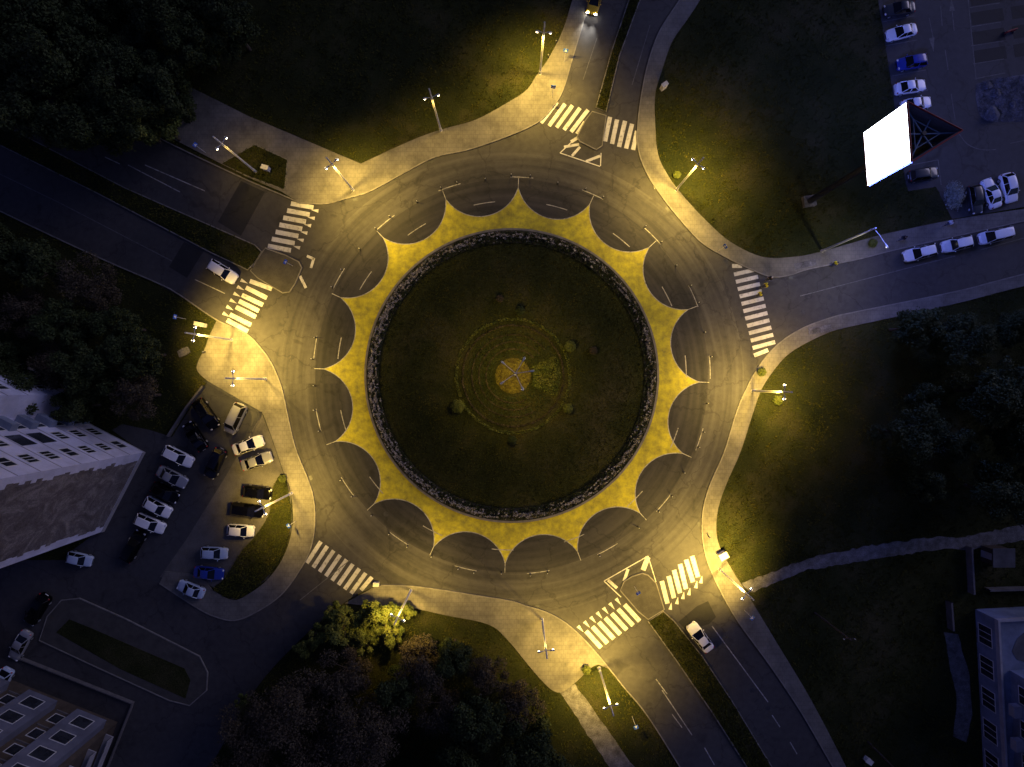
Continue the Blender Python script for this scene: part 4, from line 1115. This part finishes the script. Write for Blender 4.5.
# long facade: normal is -ug
nf = -ug
for fl in range(9):
    z = 1.2 + fl * 2.9
    if z + 1.5 > HB: break
    window(root, O, v_, nf, 2.7, z, 1.7, 1.4, split=3 if fl % 3 else 2)
    if fl in (3, 4):
        wall_box(root, 'balcony_shade_panel', M['window'], O, v_, nf, 5.3, 7.7, z - .4, z + 1.7, .004, .03)  # flat dark panel on the wall, painting the shade of a recessed balcony
    else:
        window(root, O, v_, nf, 6.5, z, 1.7, 1.4, split=3)
    bl = wall_box(root, 'balcony', M['blue_wall'], O, v_, nf, 8.6, 10.8, z - .9, z + .1, .004, .9)
    window(root, O, v_, nf, 9.7, z + .15, 1.6, 1.3, split=2)
    wall_box(root, 'storey_band', M['grey_wall'], O, v_, nf, 0, 11.4, z - 1.02, z - .92, .004, .05)
# projecting neighbouring section
wall_box(root, 'wing_wall', M['white_wall'], O, v_, nf, 11.6, 24, 0, HB - 1, .002, 3.2)
for fl in range(9):
    z = 1.2 + fl * 2.9
    if z + 1.5 > HB - 1: break
    for t in (14, 18, 22): window(root, O, v_, nf, t, z, 1.7, 1.4, d=3.2)
    wo = wall_box(root, 'storey_band', M['grey_wall'], O, v_, nf, 11.5, 24, z - 1.02, z - .92, 3.2, 3.25)
wall_box(root, 'roof', M['roof_felt'], O, ug, nrm, .3, gl_ - .3, HB - .001, HB + .15, -23.7, -.3)
pm = MB()
for args in ((0, .3, -24, 0), (gl_ - .3, gl_, -24, 0)): slab_quad(pm, O, ug, nrm, args[0], args[1], HB + .002, HB + .7, args[2], args[3])
slab_quad(pm, O, ug, nrm, .302, gl_ - .302, HB + .002, HB + .7, -.3, 0); po = pm.build('parapet', M['white_wall'], root); fix_normals(po)

# -- lower building at the bottom left
A2 = P(28, 677); B2 = P(121, 714)
root = empty('apartment_house', A2); tag(root, 'lower apartment house with white window bays at the bottom left corner', 'building')
u2, n2 = frame_of(Vector((A2.x, A2.y, 0)), Vector((B2.x, B2.y, 0)))
n2 = n2 if n2.y > 0 else -n2
L2 = (B2 - A2).length; H2 = 16.0
wall_box(root, 'wall', M['brown_wall'], O, u2, n2, -14, L2, 0, H2, -11, -1.2)
for t0, t1 in ((-12.1, -7.9), (-5.1, -.9), (1.9, 6.1), (9.0, 13.3)):
    wall_box(root, 'bay', M['bay_wall'], O, u2, n2, t0, t1, 1.9, H2, -1.198, 0)
    for fl in range(4):
        window(root, O, u2, n2, (t0 + t1) / 2, 2.9 + fl * 3.2, 2.1, 1.75, split=1)
for fl in range(4):
    z = 2.2 + fl * 3.2
    for t0 in (-3 + 3.5 - 0.0, 7.55):
        window(root, O, u2, n2, t0, z + .4, 1.3, 1.5, d=-1.198, split=1)
        wall_box(root, 'storey_band', M['dark_wall'], O, u2, n2, t0 - 1.0, t0 + 1.0, z - .2, z - .05, -1.196, -1.0)
    # end wall balconies
    m_ = MB(); slab_quad(m_, O, u2, n2, L2 + .002, L2 + 1.1, z - .14, z, -9, -1.6); slab_quad(m_, O, u2, n2, L2 + 1.0, L2 + 1.1, z + .002, z + 1.0, -9, -1.6)
    bo = m_.build('balcony', M['grey_wall'], root); fix_normals(bo)
wall_box(root, 'roof', M['roof_felt'], O, u2, n2, -14.3, L2 + .3, H2 + .003, H2 + .3, -11.3, .3)
wl = MB(); slab_quad(wl, O, u2, n2, -2, L2 + 1.2, 0, .55, 2.2, 2.35); slab_quad(wl, O, u2, n2, L2 + 1.05, L2 + 1.2, 0, .55, -9, 2.198)
wo = wl.build('garden_wall', M['dark_wall'], None, A2); fix_normals(wo); tag(wo, 'low grey garden wall in front of the bottom left house', 'wall')

# -- blue grey building at the bottom right
A3 = P(975, 609); B3 = P(985, 800)
root = empty('flat_roofed_building', A3); tag(root, 'blue grey flat roofed building with parapets at the bottom right', 'building')
u3 = (B3 - A3).normalized(); n3 = Vector((u3.y, -u3.x, 0)); n3 = n3 if n3.x < 0 else -n3
wall_box(root, 'wall', M['blue_wall'], O, u3, n3, 0, 30, 0, 3.2, -20, 0)
pm = MB(); slab_quad(pm, O, u3, n3, 0, 30, 3.202, 3.8, -.28, 0); slab_quad(pm, O, u3, n3, 0, .28, 3.202, 3.8, -20, -.282); po = pm.build('parapet', M['grey_wall'], root); fix_normals(po)
wall_box(root, 'roof', M['blue_wall'], O, u3, n3, .282, 29.9, 3.203, 3.3, -19.9, -.284)
pt = MB(); pt.prism([(p[0], p[1]) for p in [(x - A3.x, y - A3.y) for x, y in (P2(991, 640), P2(996, 628), P2(1003, 622), P2(1012, 625), P2(1016, 632), P2(1030, 634), P2(1030, 654), P2(1008, 652), P2(996, 648))]], 3.31, 3.34)
pt.build('roof_stain', M['roof_felt'], root)
wall_box(root, 'upper_storey', M['blue_wall'], O, u3, n3, 7.0, 30, 3.304, 9.5, -20, -1.6)
wall_box(root, 'roof', M['roof_felt'], O, u3, n3, 6.8, 30.2, 9.503, 9.8, -20.2, -1.4)
for t in (9.5, 14, 18.5, 23):
    window(root, O, u3, n3, t, 4.6, 2.2, 1.7, d=-1.6); window(root, O, u3, n3, t, 7.3, 2.0, 1.4, d=-1.6)
    wall_box(root, 'balcony', M['grey_wall'], O, u3, n3, t + 1.5, t + 3.0, 4.0, 4.9, -1.598, -.6)
for t in (3, 7.4, 11.8, 16.2, 20.6): window(root, O, u3, n3, t, .5, 2.6, 2.1, split=3)
# yard walls above it
for a, b, lab in (((966, 546), (968.5, 592), 'low wall of the small yard, running down the picture'), ((984, 588), (1100, 585), 'low wall along the bottom of the small yard'), ((948, 628), (946, 600), 'short concrete wall stub at the head of the slab path')):
    m_ = MB(); p, q = P2(*a), P2(*b); m_.strip([p, lerp(p, q, .5), q], .25, 0, 1.1)
    tag(m_.build('yard_wall', M['dark_wall']), lab, 'wall')
w = P(990, 553); root = empty('garden_shed', w); tag(root, 'small dark garden shed inside the yard at the right edge', 'shed')
m_ = MB(); m_.box((0, 0, 1.1), (2.6, 2.2, 2.2)); m_.build('wall', M['wood'], root)
m_ = MB(); m_.box((0, 0, 2.26), (3.0, 2.6, .1)); m_.build('roof', M['roof_felt'], root)
m_ = MB(); m_.box((-1.31, 0, .95), (.05, .9, 1.8)); m_.build('door', M['grey_wall'], root)
# small pale house corner at the top
w = P(172, -14); root = empty('small_house', w, .4); tag(root, 'small pale house peeking from behind the wood at the top edge', 'building')
m_ = MB(); m_.box((0, 0, 2.5), (7, 6, 5)); m_.build('wall', M['grey_wall'], root)
m_ = MB(); m_.add([(-3.8, -3.3, 4.9), (3.8, -3.3, 4.9), (3.8, 3.3, 4.9), (-3.8, 3.3, 4.9), (-3.8, 0, 6.9), (3.8, 0, 6.9)], [(0, 1, 5, 4), (2, 3, 4, 5), (0, 4, 3), (1, 2, 5), (3, 2, 1, 0)]); m_.build('roof', M['roof_felt'], root)
for t in (-2, 1.6):
    m_ = MB(); m_.box((t, -3.03, 2.6), (1.2, .05, 1.3)); wo = m_.build('window', M['frame'], root); m_ = MB(); m_.box((t, -3.06, 2.6), (1.0, .03, 1.1)); m_.build('pane', M['window'], wo)

# ------------------------------------------------------------------ small things
def post_sign(x, y, label, z=.14, kind='square', h=2.7, size=.62):
    w = P(x, y); root = empty('road_sign', (w.x, w.y, z)); tag(root, label, 'road sign')
    root.rotation_euler = (0, 0, math.atan2(-w.y, -w.x))
    m = MB(); m.bar((0, 0, 0), (0, 0, h + size / 2), .03, .03, 8); m.build('pole', M['steel'], root)
    m = MB(); tilt = Matrix.Translation((.06, 0, h)) @ Matrix.Rotation(R(-8), 4, 'Y')
    m.box((0, 0, 0), (.03, size, size), 0, tilt); b = m.build('panel', M['sign_blue'], root)
    if kind == 'square':
        m = MB(); v = [tilt @ Vector(q) for q in ((.02, -size * .36, -size * .3), (.02, size * .36, -size * .3), (.02, 0, size * .36))]
        m.add(v, [(0, 1, 2)]); m.build('triangle_mark', M['sign_white'], b)
    return root
post_sign(186, 319, 'blue square road sign on the grass left of the plaza lamp', 0)
post_sign(206, 153, 'blue square road sign by the upper left road, near the wood')
post_sign(744, 610, 'blue square road sign on the pavement below the lower right lamp')
post_sign(632, 716, 'blue square road sign on the lawn beside the bottom road', 0)
post_sign(718, 251, 'blue square road sign at the upper right kerb before the right zebra')
post_sign(552, 97, 'blue square road sign at the kerb of the top left zebra crossing')
post_sign(564, 62, 'blue square road sign beside the top road pavement')
post_sign(293, 266, 'blue square road sign on the upper left traffic island', .16)
post_sign(634, 586, 'blue square road sign on the lower right traffic island', .16)
post_sign(296, 521, 'blue square road sign on the pavement by the car park lawn')
def delineator():
    root = empty('lane_post')
    m = MB(); m.bar((0, 0, 0), (0, 0, .05), .14, .12, 10); m.build('post_base', M['plastic'], root)
    m = MB(); m.bar((0, 0, .05), (0, 0, .75), .05, .045, 8); m.build('post', M['plastic'], root)
    m = MB(); m.bar((0, 0, .58), (0, 0, .70), .052, .051, 8); m.bar((0, 0, .752), (0, 0, .77), .045, .03, 8); m.build('reflective_band', M['sign_white'], root)
    return root
dp = None
for s in range(17):
    for off, r in ((.12, 199.5), (.5, 197), (.86, 199.5)):
        a = R(-87.1 + 360 / 17 * (s + off)) + (random.random() - .5) * .02
        if random.random() < .14: continue
        if dp is None: o = dp = delineator()
        else: o = copy_tree(dp)
        q = P2(RC[0] + r * math.cos(a), RC[1] + r * math.sin(a)); o.location = (q[0], q[1], .03)
        tag(o, 'small dark flexible lane post between the two circling lanes', 'lane post', 'lane posts round the island')
# cabinets, slabs, stones
def cabinet(x, y, sx, sy, sz, rz, label, name='utility_cabinet'):
    w = P(x, y); root = empty(name, (w.x, w.y, .1), rz); tag(root, label, 'cabinet')
    m = MB(); m.box((0, 0, .05), (sx * 1.1, sy * 1.1, .1)); m.build('plinth', M['kerb'], root)
    m = MB(); m.box((0, 0, .1 + sz / 2), (sx, sy, sz)); m.build('housing', M['lamp_shell'], root)
    m = MB(); m.box((0, -sy / 2 - .012, .1 + sz / 2), (sx * .86, .02, sz * .86)); m.build('door', M['lamp_shell'], root)
    m = MB(); m.box((0, 0, .13 + sz), (sx * 1.12, sy * 1.14, .06)); m.build('lid', M['lamp_shell'], root)
cabinet(662.5, 89, .8, .5, 1.1, .6, 'pale utility cabinet on the grass edge right of the top road')
cabinet(721, 554, 1.1, .8, .9, .5, 'pale utility cabinet in bright light at the lower right kerb')
cabinet(268, 170, .9, .55, .9, -.3, 'pale utility cabinet on the small upper left lawn')
cabinet(203, 325, 1.2, .5, .9, -.2, 'pale striped cabinet at the grass corner by the left plaza')
cabinet(866, 758, .9, .6, .6, -.6, 'small yellowish cabinet on the lower right grass')
cabinet(377, 583, .7, .5, .5, 0, 'small pale box at the right end of the lower left zebra')
for x, y, rz, lab in ((813, 330.5, .1, 'cracked pale concrete slab by the right lower pavement, left of two'), (825, 329, .2, 'cracked pale concrete slab by the right lower pavement, right of two'), (806, 200, 0, ''), (184, 352, .4, 'pale concrete slab at the edge of the left wood'), (786, 236, 0, '')):
    if lab:
        w = P(x, y); m = MB(); m.prism([(w.x + sx * math.cos(rz) - sy * math.sin(rz), w.y + sx * math.sin(rz) + sy * math.cos(rz)) for sx, sy in ((-.8, -.5), (.1, -.56), (.85, -.4), (.8, .45), (0, .52), (-.75, .4))], 0, .22)
        tag(m.build('concrete_slab', M['path']), lab, 'slab')
def rock(x, y, r, label):
    w = P(x, y); bm = bmesh.new(); bmesh.ops.create_icosphere(bm, subdivisions=3, radius=r)
    rd = random.Random(int(x * 7 + y))
    ph = [rd.uniform(0, 6) for _ in range(6)]
    for v in bm.verts:
        k_ = 1 + .16 * math.sin(v.co.x / r * 3 + ph[0]) + .14 * math.sin(v.co.y / r * 4 + ph[1]) + .1 * math.sin(v.co.z / r * 6 + ph[2]) + .06 * math.sin(v.co.x / r * 9 + ph[3])
        v.co *= k_; v.co.z *= .55
    me = bpy.data.meshes.new('boulder'); bm.to_mesh(me); bm.free(); me.materials.append(M['path'])
    o = bpy.data.objects.new('boulder', me); o.location = (w.x, w.y, r * .25); link(o); tag(o, label, 'boulder')
rock(990, 115, .95, 'large pale boulder at the lower edge of the gravel patch')
rock(996, 94, .55, 'elongated pale boulder in the middle of the gravel patch')
rock(988, 86, .5, 'pale boulder near the upper edge of the gravel patch')
rock(1012, 105, .4, 'small dull boulder at the right of the gravel patch')
m = 5000
gx = RNG.uniform(976, 1050, m); gy = RNG.uniform(76, 122, m); kk = inside(gx, gy, cr_([(976, 84), (1000, 78), (1040, 75), (1060, 95), (1040, 118), (1000, 122), (982, 118), (976, 100), (976, 84)]))
cloud(gx[kk], gy[kk], .05, .07, M['path'], 'gravel', 'loose grey gravel and rubble beside the right car park', 'gravel')
w = P(1008, 33); root = empty('barrier', (w.x, w.y, .02), .3); tag(root, 'red plastic barrier at the end of the right parking bays', 'barrier')
m = MB(); m.box((0, 0, .5), (1.5, .12, .5)); m.build('panel', M['red'], root)
for s_ in (-.6, .6):
    m = MB(); m.box((s_, 0, .125), (.12, .6, .25)); m.build('foot', M['plastic'], root)
# fences round the left car park
def fence(pts, label, h=1.1, step=2.0):
    w0 = P2(*pts[0]); root = empty('metal_fence', (w0[0], w0[1], .02)); tag(root, label, 'fence')
    rl = MB()
    for a, b in zip(pts[:-1], pts[1:]):
        p, q = Vector((*P2(*a), 0)) - Vector((w0[0], w0[1], 0)), Vector((*P2(*b), 0)) - Vector((w0[0], w0[1], 0))
        for z in (.25, h * .6, h): rl.bar(p + Vector((0, 0, z)), q + Vector((0, 0, z)), .03, .03, 6)
        L = (q - p).length; nn = max(1, int(L / step))
        for i in range(nn + 1):
            c = p + (q - p) * (i / nn)
            if i == nn and b != pts[-1]: continue
            m = MB(); m.bar(c, c + Vector((0, 0, h + .06)), .04, .04, 6); m.build('post', M['dark_steel'], root)
    rl.build('rail', M['dark_steel'], root)
fence([(208, 381), (262, 412), (252, 432)], 'thin dark metal fence along the top of the left car park')
m_ = MB(); m_.strip(W([(205, 386), (188, 408), (170, 436)]), .25, 0, .7); tag(m_.build('low_wall', M['dark_wall']), 'low wall between the left car park and the wood', 'wall')
# utility poles
def upole(x, y, label, h=8.5):
    w = P(x, y); root = empty('utility_pole', (w.x, w.y, 0)); tag(root, label, 'pole')
    m = MB(); m.bar((0, 0, 0), (0, 0, h), .15, .1, 10); m.build('pole', M['wood'], root)
    m = MB(); m.box((0, 0, h - .5), (1.6, .1, .12)); m.build('crossarm', M['wood'], root)
    for q in (-.7, 0, .7):
        m = MB(); m.bar((q, 0, h - .44), (q, 0, h - .24), .05, .04, 8); m.build('insulator', M['sign_white'], root)
upole(815, 613, 'dark wooden utility pole on the slope left of the slab path')
upole(868, 742, 'dark wooden utility pole on the lower right grass near the bottom')
m = 0
for x, y, lab in ((206, 352, 'pale bollard on the plaza edge beside the plaza lamp'), (322, 565, ''), (253, 268, 'dark bollard on the upper left traffic island'), (548, 58, 'bollard on the top road pavement beside the grass'), (556, 44, 'bollard above the other one on the top road pavement'), (708, 536, 'dark bollard on the narrow lower right pavement')):
    if lab:
        w = P(x, y); root = empty('bollard', (w.x, w.y, .14)); tag(root, lab, 'bollard')
        q = MB(); q.bar((0, 0, 0), (0, 0, .9), .08, .07, 10); q.sphere((0, 0, .9), .07, 10, 6); q.build('post', M['dark_steel'], root)
        q = MB(); q.bar((0, 0, .7), (0, 0, .8), .082, .082, 10); q.build('reflective_band', M['sign_white'], root)
dg_ = MB()
for line, idx in ((K_N, (12, 24, 36, 48)), (K_NE, (20, 33, 47, 60, 75)), (K_E, (20, 33, 52, 68, 82)), (K_S, (24, 42, 58)), (K_W, (18, 34, 50, 66))):
    for i in idx:
        if i + 1 < len(line):
            p, q = P2(*line[i]), P2(*line[i + 1]); a = math.atan2(q[1] - p[1], q[0] - p[0])
            for sd in (1,):
                cxy = (p[0] - math.sin(a) * .42 * sd, p[1] + math.cos(a) * .42 * sd)
                cxy2 = (p[0] + math.sin(a) * .42 * sd, p[1] - math.cos(a) * .42 * sd)
                for c_ in (cxy, cxy2):
                    dg_.box((c_[0], c_[1], .027), (.62, .4, .004), a)
dg_.build('drain_grate', M['dark_steel'])['kind'] = 'structure'
mh = MB()
for x, y in ((612, 103), (740, 610), (640, 583), (286, 290), (290, 278), (386, 514), (803, 312), (829, 297), (752, 690), (768, 708), (845, 265), (391, 152)):
    w = P2(x, y); mh.prism([(w[0] + .36 * math.cos(i * PI / 10), w[1] + .36 * math.sin(i * PI / 10)) for i in range(20)], .027, .027)
mh.build('manhole_cover', M['dark_steel'])['kind'] = 'structure'

# ------------------------------------------------------------------ people
def skin_mesh(name, verts, edges, radii, mat, sub=2):
    me = bpy.data.meshes.new(name + '_cage'); me.from_pydata(verts, edges, [])
    ob = bpy.data.objects.new(name + '_cage', me); link(ob)
    mo = ob.modifiers.new('Skin', 'SKIN'); mo.use_smooth_shade = True
    sl = me.skin_vertices[0].data
    for i, r in enumerate(radii):
        sl[i].radius = r if isinstance(r, tuple) else (r, r)
    sl[0].use_root = True
    sm = ob.modifiers.new('Sub', 'SUBSURF'); sm.levels = sub; sm.render_levels = sub
    dg = bpy.context.evaluated_depsgraph_get()
    res = bpy.data.meshes.new_from_object(ob.evaluated_get(dg))
    res.name = name; res.materials.clear(); res.materials.append(mat)
    bpy.data.objects.remove(ob)
    return res
SKIN = mottled('skin', [(0.36, 0.22, 0.16), (0.45, 0.29, 0.21)], 6, 0.6)
def person(x, y, dx, dy, top, trousers, hair, label, z=.02, stride=.28, vest=False):
    w = P(x, y); root = empty('person', (w.x, w.y, z), yaw(dx, dy)); tag(root, label, 'person')
    # +x is forward. joints
    st = stride
    v = [(0, 0, .93), (0, 0, 1.12), (0, 0, 1.36), (.01, 0, 1.47), (.03, 0, 1.55), (.04, 0, 1.63), (.03, 0, 1.74),
         (0, .1, .9), (st * .45, .1, .5), (st * .7, .1, .09), (st * .7 + .14, .11, .05),
         (0, -.1, .9), (-st * .2, -.1, .5), (-st * .9, -.1, .12), (-st * .9 + .13, -.11, .05),
         (0, .19, 1.39), (-.09, .24, 1.12), (.03, .25, .87), (.07, .25, .79),
         (0, -.19, 1.39), (.05, -.24, 1.12), (.2, -.24, .9), (.26, -.23, .83)]
    e = [(0, 1), (1, 2), (2, 3), (3, 4), (4, 5), (5, 6), (0, 7), (7, 8), (8, 9), (9, 10), (0, 11), (11, 12), (12, 13), (13, 14), (2, 15), (15, 16), (16, 17), (17, 18), (2, 19), (19, 20), (20, 21), (21, 22)]
    r = [(.12, .15), (.1, .13), (.1, .16), .055, .075, .085, .06, .085, .06, .045, .035, .085, .06, .045, .035, .055, .043, .033, .03, .055, .043, .033, .03]
    body = bpy.data.objects.new('body', skin_mesh('body', v, e, r, SKIN)); link(body, root)
    jm = skin_mesh('jacket', [v[i] for i in (0, 1, 2, 3, 15, 16, 17, 19, 20, 21)], [(0, 1), (1, 2), (2, 3), (2, 4), (4, 5), (5, 6), (2, 7), (7, 8), (8, 9)], [(.16, .19), (.15, .18), (.15, .19), .075, .085, .068, .052, .085, .068, .052], top)
    link(bpy.data.objects.new('jacket', jm), root)
    tm = skin_mesh('trousers', [v[i] for i in (0, 7, 8, 9, 11, 12, 13)], [(0, 1), (1, 2), (2, 3), (0, 4), (4, 5), (5, 6)], [(.15, .17), .105, .08, .065, .105, .08, .065], trousers)
    link(bpy.data.objects.new('trousers', tm), root)
    for s_, k_ in ((1, 9), (-1, 13)):
        m = MB(); m.sphere((v[k_][0] + .07, v[k_][1], .05), .1, 10, 6, (1.35, .5, .5)); m.build('shoe', M['plastic'], root)
    m = MB(); m.sphere((.02, 0, 1.7), .105, 12, 8, (1.02, .9, .95)); m.build('hair', hair, root)
    m = MB(); m.sphere((.135, 0, 1.63), .02, 8, 6, (1, .8, 1.3))
    for s_ in (-1, 1): m.sphere((.1, s_ * .035, 1.665), .013, 8, 6); m.sphere((.03, s_ * .09, 1.63), .025, 8, 6, (.8, .5, 1.2))
    m.build('face', SKIN, root)
    for k_, s_ in ((18, 1), (22, -1)):
        h = MB(); c = Vector(v[k_]); d = (c - Vector(v[k_ - 1])).normalized()
        h.sphere(c + d * .03, .04, 8, 6, (1, .55, 1.1))
        for f in range(4):
            q0 = c + d * .06 + Vector((-.025 + f * .017, 0, 0)); q1 = q0 + d * (.04 + .006 * (f in (1, 2))); h.bar(q0, q1, .009, .008, 6); h.bar(q1, q1 + d * .03 + Vector((0, -s_ * .012, 0)), .008, .006, 6)
        q0 = c + d * .02 + Vector((.03, 0, 0)); h.bar(q0, q0 + d * .04 + Vector((.02, 0, 0)), .01, .008, 6)
        h.build('hand', SKIN, root)
    return root
HV = mottled('yellow_jacket', [(0.7, 0.62, 0.02), (0.8, 0.72, 0.04)], 4, 0.7)
DK = mottled('dark_cloth', [(0.015, 0.015, 0.02), (0.035, 0.035, 0.045)], 4, 0.9)
WT = mottled('white_cloth', [(0.6, 0.6, 0.6), (0.75, 0.75, 0.75)], 4, 0.9)
JN = mottled('denim', [(0.03, 0.04, 0.07), (0.06, 0.075, 0.12)], 5, 0.9)
HR = mottled('dark_hair', [(0.01, 0.008, 0.006), (0.03, 0.022, 0.015)], 6, 0.7)
HB_ = mottled('grey_hair', [(0.4, 0.4, 0.4), (0.6, 0.6, 0.6)], 6, 0.7)
person(757, 295, -10, 2, HV, DK, HR, 'person in a bright yellow jacket walking over the right zebra crossing', .04)
person(763, 286.5, -10, 1, HV, JN, HR, 'person in a yellow jacket stepping onto the right zebra crossing, nearer the kerb', .04)
person(767, 279.5, -10, 3, DK, DK, HB_, 'grey haired person in dark clothes at the top of the right zebra crossing', .04)
person(831, 265, 10, -3, HV, JN, HR, 'person in a yellow jacket walking on the edge of the right road', .04)
person(944, 225, -10, 3, WT, JN, HR, 'person in a white top on the pavement above the parked cars', .14)
person(898, 240, -10, 3, DK, JN, HR, 'person in dark clothes on the pavement near the leading white car', .14)

# ------------------------------------------------------------------ sky and sun
world = bpy.data.worlds.new('World'); scene.world = world; world.use_nodes = True
nt = world.node_tree; bg = nt.nodes['Background']
sky = nt.nodes.new('ShaderNodeTexSky'); sky.sky_type = 'NISHITA'; sky.sun_disc = False
sky.sun_elevation = R(-3.0); sky.sun_rotation = R(58); sky.ozone_density = 3.0; sky.air_density = 1.0; sky.dust_density = 0.5
nt.links.new(sky.outputs['Color'], bg.inputs['Color']); bg.inputs['Strength'].default_value = 2.6
sl = bpy.data.lights.new('sun', 'SUN'); sl.energy = .62; sl.angle = R(30); sl.color = (.80, .70, 1.0)
so = bpy.data.objects.new('sun', sl); link(so); so.rotation_euler = (R(67), 0, R(122)); so.location = (0, 0, 60)

cam = bpy.data.cameras.new('camera'); cam.lens = 20; cam.sensor_width = 36; cam.sensor_fit = 'HORIZONTAL'; cam.clip_end = 2000
co = bpy.data.objects.new('camera', cam); co.location = (0, 0, H); link(co); scene.camera = co
vs_ = scene.view_settings
vs_.view_transform = 'Standard'; vs_.look = 'None'; vs_.gamma = 1; vs_.use_curve_mapping = False; vs_.exposure = 0.0
